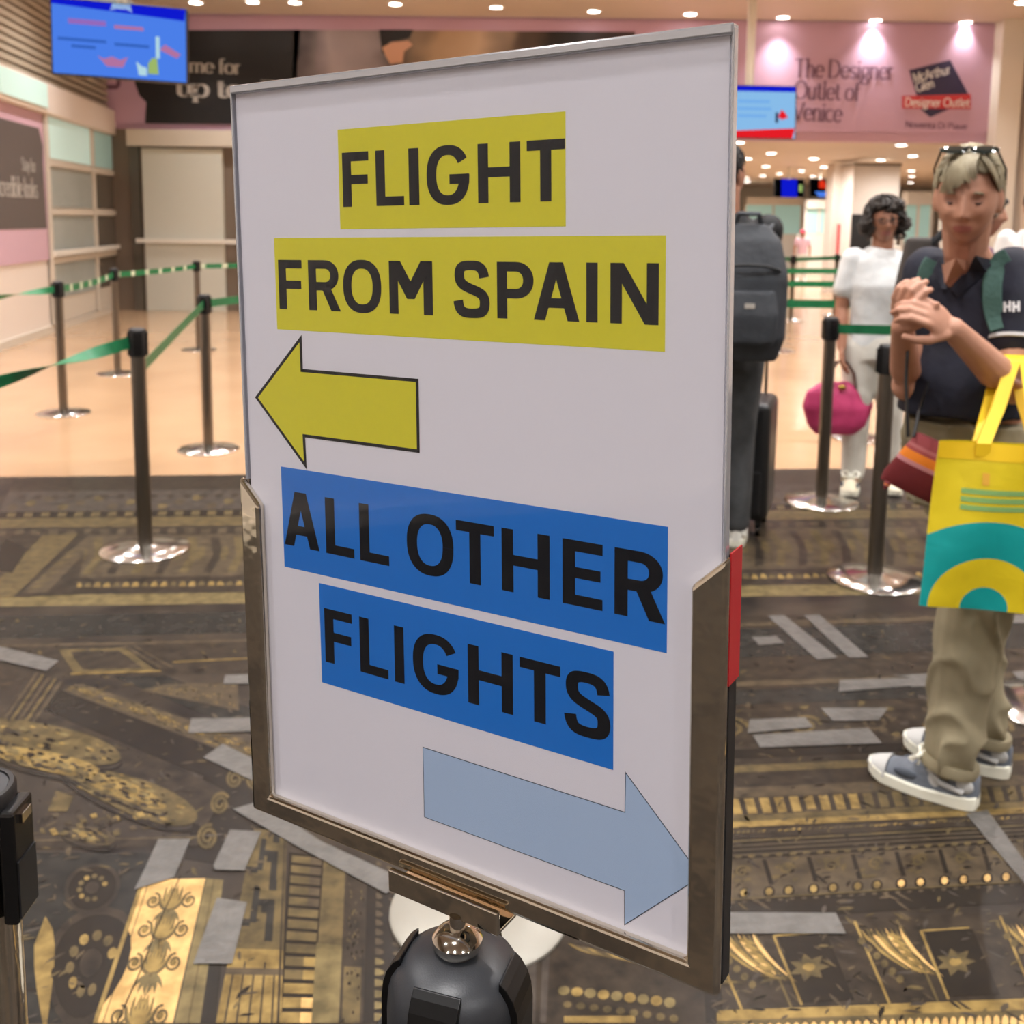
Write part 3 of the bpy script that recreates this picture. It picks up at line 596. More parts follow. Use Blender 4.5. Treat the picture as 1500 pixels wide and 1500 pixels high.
ribbon('queue_belt', 'dashed green belt between leftmost stanchion and pillar stanchion', span(B_, D_, 48, .02), .05, None, True)
ribbon('queue_belt', 'dashed green belt between pillar stanchion and door stanchion', span(D_, E_, 48, .01), .05, None, True)
ribbon('queue_belt', 'dashed green belt running behind the sign from door stanchion', span(E_, at(480, 500, 12.2), 48), .05, None, True)
ribbon('queue_belt', 'green belt running behind the sign from stanchion beside it', span(C_, at(520, 600, 8.2), 24, 0, .925, .94), .05)
G_, F_ = STL['G'], STL['F']
ribbon('queue_belt', 'green belt behind blonde woman fixed to stanchion near white shirted woman', span(G_, at(1420, 700, 5.0), 24, 0, .925, .94), .05)
ribbon('queue_belt', 'broad green belt between backpack man and white shirted woman, lowest one', span(MIDP[0], MIDP[1], 20), .055)
ribbon('queue_belt', 'green belt between backpack man and white shirted woman, second from below', span(MIDP[2], MIDP[3], 20), .055)
H_, I_, J_, K_ = (FARP[k] for k in 'HIJK')
ribbon('queue_belt', 'far green belt lowest of those right of backpack man', span(H_, at(1300, 500, 11.9), 20), .06)
ribbon('queue_belt', 'far green belt ending behind the backpack man', span(H_, at(1040, 500, 11.4), 20), .06)
ribbon('queue_belt', 'far green belt between two distant stanchions right of backpack man', span(I_, J_, 20), .06)
ribbon('queue_belt', 'farthest green belt behind backpack man', span(I_, K_, 20), .06)
ribbon('queue_belt', 'far green belt passing behind white shirted woman', span(J_, at(1330, 450, 17.2), 20), .06)

# ------------------------------------------------------------------ screens
def screen(name, label, corners, th, build):
    """hung monitor: corners TL, TR, BR, BL as points"""
    tl, tr, br, bl = corners; o = (tl + br) / 2; t = thing(name, label, 'screen', o); X = ((tr - tl) + (br - bl)) / 2; Z = ((tl - bl) + (tr - br)) / 2
    Nn = X.cross(Z).normalized()
    if Nn.dot(EYE - o) < 0: Nn = -Nn
    def P(u, v, off=0): return X * (u - .5) + Z * (v - .5) + Nn * off
    bevel(MB().prism([P(-.012, -.02), P(1.012, -.02), P(1.012, 1.02), P(-.012, 1.02)], -Nn * th).build('housing', 'blackplastic', t), .006)
    MB().prism([P(0, 0), P(1, 0), P(1, 1), P(0, 1)], Nn * .003).build('display', build[0], t)
    for nm, m, pts in build[1]: MB().add([P(u, v, .0045) for u, v in pts], [tuple(range(len(pts)))]).build(nm, m, t, fix=False)
    return t, P
for n_, c_, e_ in (('scr_blue', (84, 140, 255), .95), ('scr_deep', (18, 30, 232), .9), ('scr_pink', (168, 120, 210), .9), ('scr_line', (60, 110, 210), .9), ('scr_white', (196, 236, 246), .95), ('scr_green', (176, 206, 120), .9), ('scr_rose', (200, 130, 180), .9),
                   ('scr_sky', (126, 188, 255), .95), ('scr_red', (250, 34, 44), .95), ('scr_pale', (150, 206, 255), .95), ('scr_dark', (40, 30, 80), .6), ('scr_orange', (250, 60, 30), .9), ('scr_black', (12, 12, 16), .3)): lamp_mat(n_, c_, e_ * .85)
R_ = lambda u0, u1, v0, v1: [(u0, v0), (u1, v0), (u1, v1), (u0, v1)]
Y1 = 6.6
s1, P1 = screen('monitor', 'large blue information monitor hanging at upper left in front of dark banner', [at(75, -3, Y1), at(272, 11, Y1 + .15), at(273, 121, Y1 + .15), at(78, 103, Y1)], .07, ('scr_blue', [
 ('header_bar', 'scr_deep', [(0, .93), (.99, .84), (1, 1), (0, 1)]), ('title_text', 'scr_pink', R_(.12, .4, .68, .75)), ('title_text', 'scr_rose', R_(.46, .68, .66, .71)), ('text_line', 'scr_line', R_(.04, .4, .45, .49)), ('text_line', 'scr_line', R_(.46, .72, .43, .47)), ('text_line', 'scr_line', R_(.14, .32, .36, .4)),
 ('paper_boat_picture', 'scr_rose', [(.33, .28), (.4, .14), (.52, .14), (.56, .29), (.5, .24), (.44, .28), (.38, .24)]), ('bottle_picture', 'scr_white', [(.62, .24), (.64, .05), (.7, .05), (.7, .16), (.66, .18)]), ('bottle_picture', 'scr_green', [(.71, .08), (.71, .22), (.74, .3), (.78, .3), (.79, .08)]), ('tube_picture', 'scr_rose', [(.8, .42), (.84, .5), (.96, .38), (.93, .32)]),
 ('mark', 'scr_white', R_(.77, .8, .3, .6)), ('white_mark', 'scr_white', [(.43, .9), (.45, 1), (.58, 1), (.6, .9), (.55, .93), (.48, .93)])]))
MB().tube([P1(.5, .9, -.1), P1(.5, .9, -.1) + Vector((0, 0, ZC - (s1.location + P1(.5, .9, -.1)).z))], .03, 12).build('hanging_pole', 'paleframe', s1, True)
MB().prism([P1(.4, .3, -.07), P1(.6, .3, -.07), P1(.6, .95, -.07), P1(.4, .95, -.07)], P1(.5, .5, -.05) - P1(.5, .5)).build('bracket', 'blackplastic', s1)
Y2 = 11.2
s2, P2 = screen('monitor', 'blue information monitor with red footer hanging right of the sign', [at(1040, 125, Y2), at(1166, 128, Y2), at(1164, 203, Y2), at(1040, 201, Y2)], .07, ('scr_pale', [
 ('header_bar', 'scr_deep', R_(0, 1, .9, 1)), ('footer_bar', 'scr_red', [(0, 0), (.97, 0), (1, .2), (.28, .13), (0, .13)]), ('text_line', 'scr_sky', R_(.32, .7, .68, .73)), ('text_line', 'scr_sky', R_(.32, .72, .54, .59)), ('text_line', 'scr_sky', R_(.32, .66, .4, .45)), ('red_picture', 'scr_red', [(.8, .42), (.84, .56), (.88, .5), (.92, .4), (.84, .36)]), ('navy_picture', 'scr_dark', R_(.77, .8, .3, .5))]))  # small picture on the display has a red and a navy part
MB().tube([P2(.48, .95, -.09), P2(.48, .95, -.09) + Vector((0, 0, ZC - (s2.location + P2(.48, .95, -.09)).z))], .045, 12).build('hanging_pole', 'paleframe', s2, True)
MB().prism([P2(.4, .3, -.07), P2(.6, .3, -.07), P2(.6, .98, -.07), P2(.4, .98, -.07)], P2(.5, .5, -.05) - P2(.5, .5)).build('bracket', 'blackplastic', s2)
Y3 = 24.5
for lab, x0, x1, parts in (('distant hanging screen glowing deep blue in hall beyond', 1135, 1178, [('blue_block', 'scr_deep', R_(.22, .75, 0, 1)), ('olive_block', 'scr_green', R_(.82, .94, .3, .7))]), ('distant hanging screen with red and blue shapes beside pillar', 1187, 1217, [('red_shape', 'scr_orange', [(.42, .5), (.42, .85), (.55, 1), (.72, .85), (.78, .5)]), ('blue_shape', 'scr_blue', [(.22, .3), (.85, .3), (.7, 0), (.4, 0)])])):
    s3, P3 = screen('hanging_screen', lab, [at(x0, 262, Y3), at(x1, 263, Y3), at(x1, 289, Y3), at(x0, 288, Y3)], .08, ('scr_black', parts))
    q = s3.location.z; MB().tube([P3(.5, 1, -.04), P3(.5, 1, -.04) + Vector((0, 0, ZF + .05 - (s3.location + P3(.5, 1, -.04)).z))], .03, 8).build('hanging_pole', 'paleframe', s3)
# ------------------------------------------------------------------ printed floor film and its ornament
for n_, c_, r_, c2_ in (('gold', (156, 130, 78), .34, (120, 98, 58)), ('goldpale', (200, 162, 104), .3, (178, 142, 88)), ('golddim', (108, 92, 62), .34, (84, 73, 52)), ('tan', (92, 79, 62), .3, (76, 66, 54)),
                       ('umber', (66, 57, 48), .28, (52, 46, 41)), ('slate', (56, 53, 49), .26, (48, 46, 43)), ('deep', (44, 39, 35), .26, (56, 49, 42)), ('oliveband', (128, 112, 76), .3, (104, 91, 62)), ('greybrown', (82, 74, 67), .28, (70, 63, 57))):
    dk_ = 1.0 if n_ == 'goldpale' else .86; mat(n_, tuple(v * dk_ for v in c_), r_, c2=tuple(v * dk_ * .86 for v in c2_), scale=24, detail=9, spec=.08)
e0, e1 = fl(-600, 706), fl(1900, 676)
film = MB().prism([Vector((e0.x - 3, e0.y - .25, .0005)), Vector((e1.x + 3, e1.y + .2, .0005)), Vector((7.6, -8.9, .0005)), Vector((-2.9, -8.9, .0005))], (0, 0, .001)).build('printed_film', 'film', floor)
film['label'] = 'dark printed floor film'
OR = MB()
_cnt = [0]
def zl(k): return .0017 + .00036 * k
def jit(): _cnt[0] = (_cnt[0] + 1) % 32; return .00001 * _cnt[0]
def FP(q, k=0): p = fl(*q); return (p.x, p.y, zl(k))
def fpoly(pts, m, k=0):
    j = jit(); OR.add([(q[0], q[1], q[2] + j) for q in (FP(p, k) for p in pts)], [tuple(range(len(pts)))], m)
class Strip:
    """rectangle of floor given by four picture corners; (u, v) in 0..1 runs over it on the floor"""
    rep = ()
    def __init__(s, a, b, c, d): s.p = [fl(*q) for q in (a, b, c, d)]
    def at(s, u, v, k=0):
        a, b, c, d = s.p; q = a.lerp(b, u).lerp(d.lerp(c, u), v); return (q.x, q.y, zl(k))
    def poly(s, pts, m, k=1):
        for du, lo in ((0, -9),) + s.rep:
            if min(u for u, v in pts) + du < lo and max(u for u, v in pts) - min(u for u, v in pts) < .9: continue
            j = jit(); OR.add([(q[0], q[1], q[2] + j) for q in (s.at(max(u + du, lo), v, k) for u, v in pts)], [tuple(range(len(pts)))], m)
        return s
    def rect(s, u0, u1, v0, v1, m, k=0): return s.poly([(u0, v0), (u1, v0), (u1, v1), (u0, v1)], m, k)
    def disc(s, u, v, ru, rv, m, k=1, n=14, a0=0, a1=360): return s.poly([(u + ru * math.cos(math.radians(a0 + (a1 - a0) * i / n)), v + rv * math.sin(math.radians(a0 + (a1 - a0) * i / n))) for i in range(n + (0 if a1 - a0 == 360 else 1))], m, k)
    def line(s, pts, w, m, k=1, asp=1.0):
        for (a, b), (c, d) in zip(pts, pts[1:]):
            dx, dy = (c - a), (d - b) * asp; l = math.hypot(dx, dy) or 1; nx, ny = -dy / l * w, dx / l * w / asp
            s.poly([(a + nx, b + ny), (c + nx, d + ny), (c - nx, d - ny), (a - nx, b - ny)], m, k)
        return s
    def leaf(s, u, v, ang, L, W, m, k=2, asp=1.0, bend=0.):
        pts = []
        for sd in (1, -1):
            rr = [i / 6 for i in range(7)] if sd == 1 else [i / 6 for i in range(5, 0, -1)]
            for t in rr:
                a = math.radians(ang + bend * t); w_ = W * math.sin(PI * min(1, t * .96 + .04) ** .7) * sd
                x, y = L * t * math.cos(a) - w_ * math.sin(a), L * t * math.sin(a) + w_ * math.cos(a); pts.append((u + x, v + y / asp))
        return s.poly(pts, m, k)
    def spiral(s, u, v, r, turns, w, m, k=2, asp=1.0, a0=0, sg=1):
        n = int(16 * turns); s.line([(u + r * (1 - .82 * i / n) * math.cos(math.radians(a0 + sg * 360 * turns * i / n)), v + r * (1 - .82 * i / n) * math.sin(math.radians(a0 + sg * 360 * turns * i / n)) / asp) for i in range(n + 1)], w, m, k, asp); return s
    def rosette(s, u, v, r, m, mc, k=2, asp=1.0, n=8):
        for i in range(n): s.leaf(u, v, 360 * i / n, r, r * .27, m, k, asp)
        return s.disc(u, v, r * .3, r * .3 / asp, mc, k + 1)
# far band: rows of brown relief across the whole film
rng = random.Random(3)
fb = Strip((-60, 890), (1560, 868), (1460, 690), (20, 702))
fb.rect(0, 1, .0, .06, 'oliveband').rect(0, 1, .06, .16, 'umber').rect(0, 1, .16, .45, 'tan').rect(0, 1, .45, .52, 'umber').rect(0, 1, .52, .6, 'golddim').rect(0, 1, .6, .66, 'deep').rect(0, 1, .66, .86, 'greybrown').rect(0, 1, .86, 1.0, 'umber')
for i in range(120): fb.disc(.004 + i / 120.5, .10, .0032, .028, 'gold' if i % 3 else 'golddim', 1, 8, 0, 180)
for i in range(64):
    u = .006 + i / 64.6; fb.rect(u, u + .008, .46, .5, 'tan', 1); fb.rect(u + .002, u + .010, .61, .65, 'golddim', 1)
    fb.disc(u + .004, .7 + .04 * (i % 3), .005, .03, 'golddim' if i % 2 else 'tan', 1, 8); fb.disc(u + .009, .8, .004, .02, 'umber', 1, 8)
for i in range(46):
    u = .01 + i / 47.; fb.poly([(u, .18), (u + .006, .3), (u, .43), (u + .008, .43), (u + .014, .3), (u + .008, .18)], 'umber' if i % 2 else 'golddim', 1)
    fb.disc(u + .016, .31, .004, .05, 'golddim', 1, 8)
# diagonal chevron block at the left end of that band
cv = Strip((-30, 878), (110, 872), (130, 782), (-20, 788))
cv.rect(0, 1, 0, 1, 'umber', 2).poly([(.0, 0), (.35, 0), (.9, 1), (.55, 1)], 'golddim', 3).poly([(.42, .05), (.7, .05), (1.0, .62), (1, .95)], 'tan', 3).poly([(.05, .45), (.3, .35), (.42, .75), (.2, .95)], 'deep', 4)
for i in range(7): cv.leaf(.5 + .05 * i, .1 + .09 * i, 20, .2, .02, 'golddim', 4)
# smooth dark band, thin gold line and the trapezoid panel
db = Strip((-60, 938), (400, 926), (400, 896), (-60, 904)); db.rect(0, 1, 0, 1, 'slate')
tb = Strip((-40, 1000), (400, 985), (400, 935), (-40, 945)); tb.rect(0, 1, 0, 1, 'umber').rect(0, 1, .9, .97, 'tan', 1).poly([(.33, .15), (.6, .15), (.5, .8), (.28, .8)], 'golddim', 2).poly([(.36, .22), (.56, .22), (.48, .72), (.32, .72)], 'umber', 3)
tb.line([(.32, .12), (.62, .12)], .004, 'gold', 3, .2).line([(.5, .85), (.62, .2)], .006, 'tan', 3, .2).line([(.53, .85), (.66, .2)], .004, 'tan', 3, .2).line([(.66, .35), (1.1, .42)], .003, 'gold', 3, .2)
# golden floral bands running diagonally
for q, dens, big in (((92, 1012), (400, 1128), (395, 1096), (120, 1002)), 150, 7), (((205, 1012), (350, 1042), (348, 1000), (245, 1003)), 70, 0), (((-10, 1050), (300, 1215), (330, 1160), (60, 1020)), 0, 0):
    sp = Strip(*q)
    if not dens: sp.rect(0, 1, 0, 1, 'umber', 0); continue
    sp.rect(0, 1, 0, 1, 'tan', 1)
    for i in range(dens): sp.leaf(rng.random() * .95, rng.random() * .8 + .1, rng.random() * 360, .035, .008, rng.choice(['gold', 'golddim', 'oliveband', 'deep', 'golddim']), 3, .35)
    for i in range(big): sp.spiral(.08 + .14 * i, .5, .05, 1.6, .006, 'gold', 4, .3, 0, 1 if i % 2 else -1)
# dark diagonal bands beside them
Strip((60, 1040), (400, 1180), (400, 1130), (90, 1012)).rect(0, 1, 0, 1, 'deep', 1)
Strip((150, 985), (400, 1090), (400, 1050), (215, 980)).rect(0, 1, 0, 1, 'slate', 0)
# slanted fluted lines at far left
fs_ = Strip((-30, 1100), (20, 1110), (95, 1000), (50, 985)); fs_.rect(0, 1, 0, 1, 'umber', 2)
for i in range(5): fs_.rect(.05 + .2 * i, .14 + .2 * i, 0, 1, 'golddim' if i % 2 else 'tan', 3)
# gold scroll lobes
for (cx, cy, L, W, ang, m1) in ((70, 1085, 110, 22, 14, 'golddim'), (60, 1115, 90, 14, 12, 'gold'), (190, 1165, 105, 26, 20, 'golddim'), (160, 1150, 90, 13, 22, 'gold'), (130, 1225, 40, 12, 10, 'tan')):
    a = math.radians(ang); pts = []
    for i in range(26):
        t = 2 * PI * i / 26; x, y = L * math.cos(t), W * math.sin(t) * (1 + .25 * math.cos(t)); pts.append((cx + x * math.cos(a) - y * math.sin(a), cy + x * math.sin(a) + y * math.cos(a)))
    fpoly(pts, m1, 3 if m1 != 'gold' else 4)
    for i in range(70):
        t, r = rng.random() * 6.28, rng.random() ** .5 * .92; x, y = L * r * math.cos(t), W * r * math.sin(t)
        c_ = (cx + x * math.cos(a) - y * math.sin(a), cy + x * math.sin(a) + y * math.cos(a)); s_ = 2 + 3 * rng.random()
        fpoly([(c_[0] + s_ * 1.6 * math.cos(k), c_[1] + s_ * .7 * math.sin(k + .5)) for k in (0, 1.2, 2.4, 3.6, 4.9)], rng.choice(['gold', 'oliveband', 'umber', 'deep', 'golddim']), 5)
    rim = [(p[0] * 1.02 + cx * -.02, p[1] + 6) for p in pts[:13]]
    for p, q in zip(rim, rim[1:]): fpoly([p, q, (q[0], q[1] + 4), (p[0], p[1] + 4)], 'deep', 4)
# spiral volutes along the scroll
vs_ = Strip((270, 1260), (400, 1280), (400, 1140), (300, 1130)); vs_.rect(0, 1, 0, 1, 'deep', 0)
for i, (u, v) in enumerate(((.45, .93), (.3, .62), (.22, .25), (.75, .95))): vs_.spiral(u, v, .13, 2, .02, 'golddim', 3, 1.0, 40 * i)
Strip((40, 1245), (290, 1240), (290, 1225), (40, 1230)).rect(0, 1, 0, 1, 'umber', 2).rect(0, 1, .7, .9, 'tan', 3)
fpoly([(70, 1190), (82, 1160), (108, 1168), (98, 1190)], 'golddim', 4)
for i in range(26): x, y = 60 + rng.random() * 150, 1192 + rng.random() * 30; fpoly([(x, y), (x + 9, y - 3), (x + 12, y + 3), (x + 4, y + 5)], rng.choice(['golddim', 'tan', 'umber', 'gold']), 4)
# dark panel with medallions
pn = Strip((40, 1500), (160, 1500), (240, 1250), (48, 1250)); pn.rect(-.3, 1, 0, 1, 'slate', 0)
for u, v, r in ((.5, .75, .17), (.62, .3, .33)):
    pn.disc(u, v, r * 1.35, r * 1.0, 'umber', 1, 22).disc(u, v, r * 1.15, r * .85, 'deep', 2, 22)
    for i in range(9): a = math.radians(20 + 34 * i); pn.disc(u + r * .62 * math.cos(a), v + r * .46 * math.sin(a), r * .14, r * .1, 'golddim' if i % 3 else 'gold', 3, 8)
    pn.disc(u, v, r * .34, r * .24, 'umber', 3, 12)
pn.leaf(.1, .55, -70, .4, .1, 'gold', 2, .6)
# bright cream strip with palmettes
S1, S2, S3, S4, S5, S6 = (Strip((136, 1500), (253, 1500), (301, 1288), (207, 1290)), Strip((253, 1500), (300, 1500), (327, 1290), (301, 1288)), Strip((316, 1500), (412, 1500), (420, 1220), (372, 1215)), Strip((412, 1500), (456, 1500), (472, 1255), (428, 1250)), Strip((456, 1500), (545, 1500), (550, 1270), (472, 1255)), Strip((545, 1500), (600, 1500), (575, 1280), (550, 1270)))
S1.rect(0, 1, 0, 1, 'goldpale', 1).rect(0, .06, 0, 1, 'gold', 2).rect(.12, .135, 0, 1, 'golddim', 2)
for j, v in enumerate((-.06, .27, .5, .72)):
    for a in (50, 63, 77, 90, 103, 117, 130, 28, 152):
        S1.leaf(.56, v + .02, a, .40 if 40 < a < 140 else .34, .042, 'golddim', 3, 1.9, 22 if a < 90 else (-22 if a > 90 else 0)); S1.leaf(.56, v + .035, a, .36 if 40 < a < 140 else .3, .022, 'gold', 4, 1.9, 22 if a < 90 else (-22 if a > 90 else 0))
    for sd in (-1, 1):
        for a in (-60, -35, -10): S1.leaf(.56, v + .02, 90 - sd * (90 - a), .26, .035, 'oliveband', 3, 1.9, -sd * 30)
    for sd in (-1, 1): S1.spiral(.56 + sd * .27, v + .1, .12, 1.6, .016, 'golddim', 3, 1.9, 90, sd); S1.disc(.56 + sd * .27, v + .1, .04, .022, 'gold', 4, 8)
    S1.rosette(.56, v + .02, .09, 'gold', 'golddim', 3, 1.9)
S1.line([(.3, -.02), (.42, .35), (.46, .62), (.6, 1.02)], .009, 'deep', 6, 1.9)
S2.rect(0, 1, 0, 1, 'oliveband', 1).rect(.02, .06, 0, 1, 'umber', 2).rect(.45, .52, 0, 1, 'golddim', 2).rect(.86, 1.35, 0, .7, 'deep', 1)
# meander strip
S3.rect(0, 1, 0, 1, 'golddim', 1).rect(0, 1, 0, .32, 'gold', 2)
for v in (.45, .74):
    for u0, u1, v0, v1 in ((.28, .42, 0, .22), (.42, .78, .1, .14), (.62, .78, -.1, .1), (.0, .3, -.02, .02), (.62, .8, .2, .27), (.5, .66, .06, .1)): S3.rect(u0, u1, v + v0 * .9, v + v1 * .9, 'slate', 3)
for i in range(5): S3.rect(.12 + .18 * i, .15 + .18 * i, 0, .2 + .06 * (i % 2), 'umber', 3)
S3.rect(0, 1, .2, .23, 'tan', 3).rect(.93, .97, 0, 1, 'umber', 3)
# dentils
S4.rect(-.1, 1.05, 0, 1, 'deep', 1)
for i in range(14):
    v = i / 14.; m = 'goldpale' if i < 2 else ('gold' if i < 5 else ('golddim' if i < 9 else 'tan')); S4.rect(0, .62, v, v + .05, 'golddim' if i > 2 else 'gold', 2); S4.rect(.62, 1, v, v + .05, m, 2)
S5.rect(0, .45, 0, 1, 'golddim', 1).rect(0, .45, 0, .42, 'oliveband', 2).rect(.45, .5, 0, 1, 'umber', 2).rect(.5, .85, 0, 1, 'umber', 1).rect(.5, .8, 0, .3, 'golddim', 2).rect(.85, 1, 0, 1, 'deep', 1)
for i in range(60): S5.leaf(.52 + .28 * rng.random(), rng.random(), rng.random() * 360, .04, .014, rng.choice(['tan', 'golddim', 'deep']), 3, 1.4)
S6.rect(0, 1, 0, 1, 'deep', 0)
for i in range(17): S6.disc(.06, .03 + i / 16., .3, .021, 'oliveband' if i < 6 else 'tan', 2, 10, -90, 90); S6.disc(.85, .03 + i / 16., .18, .014, 'tan', 2, 8)
# around the foot of the stanchions, under the sign
Strip((770, 1500), (800, 1500), (805, 1400), (770, 1400)).rect(0, 1, 0, 1, 'greybrown', 1).rect(.45, .7, 0, 1, 'umber', 2)
lf = Strip((800, 1500), (1060, 1500), (1050, 1360), (800, 1380)); lf.rect(0, 1, 0, 1, 'umber', 0).rect(.9, 1, 0, 1, 'deep', 1)
for i in range(26): lf.leaf(.12 + .028 * i, .95 - .02 * i, -48 + 1.0 * i, .34, .012, ['gold', 'golddim', 'tan', 'golddim'][i % 4], 2, .8, 14)
for i in range(9): lf.disc(.1 + .075 * i, .36 - .02 * i, .034, .055, 'gold' if i % 2 else 'oliveband', 3, 10); lf.disc(.12 + .075 * i, .2 - .02 * i, .026, .04, 'golddim', 3, 8)
lf.rect(.1, .5, 0, .07, 'gold', 3)
# right-hand floor: rows of moulding
def row(xa, xb_, y0a, y0b, y1a, y1b):
    s = Strip((xa, y0a), (xb_, y0b), (xb_, y1b), (xa, y1a)); s.rep = ((1, -9), (-1, -.62)) if y0a < 1330 else ((1, -9),); return s
mid = row(1040, 1560, 1172, 1148, 905, 890); mid.rect(0, 1, 0, 1, 'umber', 0)
for v0, v1, m in ((.0, .04, 'tan'), (.1, .13, 'golddim'), (.16, .2, 'deep'), (.42, .5, 'slate'), (.52, .55, 'tan'), (.7, .9, 'slate'), (.92, .95, 'tan')): mid.rect(0, 1, v0, v1, m, 1)
for i in range(46): mid.leaf(rng.random(), .22 + .2 * rng.random(), rng.random() * 360, .03, .01, rng.choice(['tan', 'greybrown', 'golddim']), 2, .9)
for i in range(5): mid.spiral(.06 + .2 * i, .3, .045, 1.7, .006, 'golddim' if i < 2 else 'tan', 3, .9)
rb = row(1050, 1560, 1197, 1172, 1172, 1148); rb.rect(0, 1, 0, 1, 'umber', 1)
for i in range(24): rb.poly([(i / 24 + .004, .05), (i / 24 + .03, .05), (i / 24 + .018, .95), (i / 24 - .008, .95)], 'gold' if i < 10 else 'golddim', 2)
gl = row(1050, 1560, 1216, 1190, 1197, 1172); gl.rect(0, 1, .5, 1, 'golddim', 1).rect(0, 1, .05, .5, 'gold' , 1)
ro = row(1050, 1560, 1232, 1204, 1216, 1190); ro.rect(0, 1, 0, 1, 'umber', 1)
for i in range(70): ro.leaf(i / 70, .5, 30 + 60 * rng.random(), .018, .005, rng.choice(['gold', 'golddim', 'tan']), 2, .06)
ln = row(1050, 1560, 1262, 1232, 1232, 1204); ln.rect(0, 1, 0, 1, 'deep', 1)
for v in (.15, .4, .62, .85): ln.rect(0, 1, v, v + .08, 'tan' if v < .8 else 'golddim', 2)
for i in range(26): ln.disc(i / 26 + .02, .12, .011, .1, 'golddim', 3, 8)
pb = row(1050, 1560, 1322, 1290, 1262, 1232); pb.rect(0, 1, 0, 1, 'tan', 1)
for i in range(8):
    u = i / 8; pb.poly([(u, .95), (u + .012, .95), (u + .034, .32), (u + .02, .32)], 'deep', 3)
    for k in range(9): pb.leaf(u + .03 + .07 * rng.random(), .4 + .5 * rng.random(), rng.random() * 360, .03, .008, rng.choice(['umber', 'golddim', 'golddim', 'deep']), 2, .25)
    pb.spiral(u + .07, .68, .022, 1.4, .004, 'golddim', 3, .14)
    for du in (.02, .075): pb.disc(u + du, .14, .017, .14, 'deep', 3, 12); pb.disc(u + du, .15, .010, .09, 'goldpale' if i > 3 else 'gold', 4, 10)
pb.rect(0, 1, 0, .03, 'golddim', 4)
dk = row(1050, 1560, 1352, 1320, 1322, 1290); dk.rect(0, 1, 0, 1, 'deep', 1)
for i in range(30): dk.disc(i / 30 + .01, .9, .008, .07, 'tan', 2, 8)
cf = row(1050, 1560, 1482, 1462, 1352, 1335); cf.rect(0, 1, 0, 1, 'umber', 1)
for j in range(3):
    u = -.03 + .42 * j
    for i in range(9): cf.leaf(u + .015 + .014 * i, .85, -66 - 1.0 * i, .26, .006, ['gold', 'golddim', 'goldpale'][i % 3], 3, .38, 14)
    for i in range(6): cf.disc(u + .02 + .022 * i, .7 - .09 * i, .011, .045, 'golddim', 4, 10); cf.leaf(u + .09 + .014 * i, .78 - .08 * i, -30, .06, .008, 'gold', 4, .38)
    cf.line([(u + .0, .95), (u + .05, .45), (u + .1, 0)], .004, 'gold', 3, .38).line([(u + .12, .95), (u + .19, .45), (u + .24, 0)], .004, 'golddim', 3, .38)
    cf.poly([(u + .2, .8), (u + .34, .8), (u + .42, .05), (u + .27, .05)], 'deep', 2)
    cf.line([(u + .27, .02), (u + .19, .8), (u + .33, .82)], .004, 'gold', 3, .38)
    cf.rosette(u + .29, .42, .06, 'golddim', 'gold', 3, .38, 7)
bl = row(1050, 1560, 1520, 1505, 1482, 1462); bl.rect(0, 1, .6, 1, 'gold', 1).rect(0, 1, 0, .6, 'golddim', 1)
for i in range(40): bl.disc(i / 40, .2, .01, .25, 'goldpale', 2, 8)
# fine worn flecks of relief between the bands
for i in range(2600):
    px, py = rng.uniform(-20, 1520), 900 + 600 * rng.random() ** 1.1
    if (400 < px < 1040 and py > 1240) or (120 < px < 340 and py > 1280): continue
    c = fl(px, py); L = rng.uniform(.006, .022); a = rng.choice((0, .5, 1.1, 2.2)) + rng.uniform(-.3, .3); j = jit(); w_ = L * rng.uniform(.18, .4)
    OR.add([(c.x + x * math.cos(a) - y * math.sin(a), c.y + x * math.sin(a) + y * math.cos(a), zl(1 + i % 4) + j) for x, y in ((-L, 0), (-L * .3, w_), (L * .5, w_ * .8), (L, 0), (L * .3, -w_ * .6))], [(0, 1, 2, 3, 4)], rng.choice(['tan', 'umber', 'golddim', 'deep', 'tan', 'greybrown']))
orn = OR.build('printed_ornament', None, floor, fix=False); orn['kind'] = 'stuff'; orn['label'] = 'gold and brown carved ceiling pattern printed on the floor film'

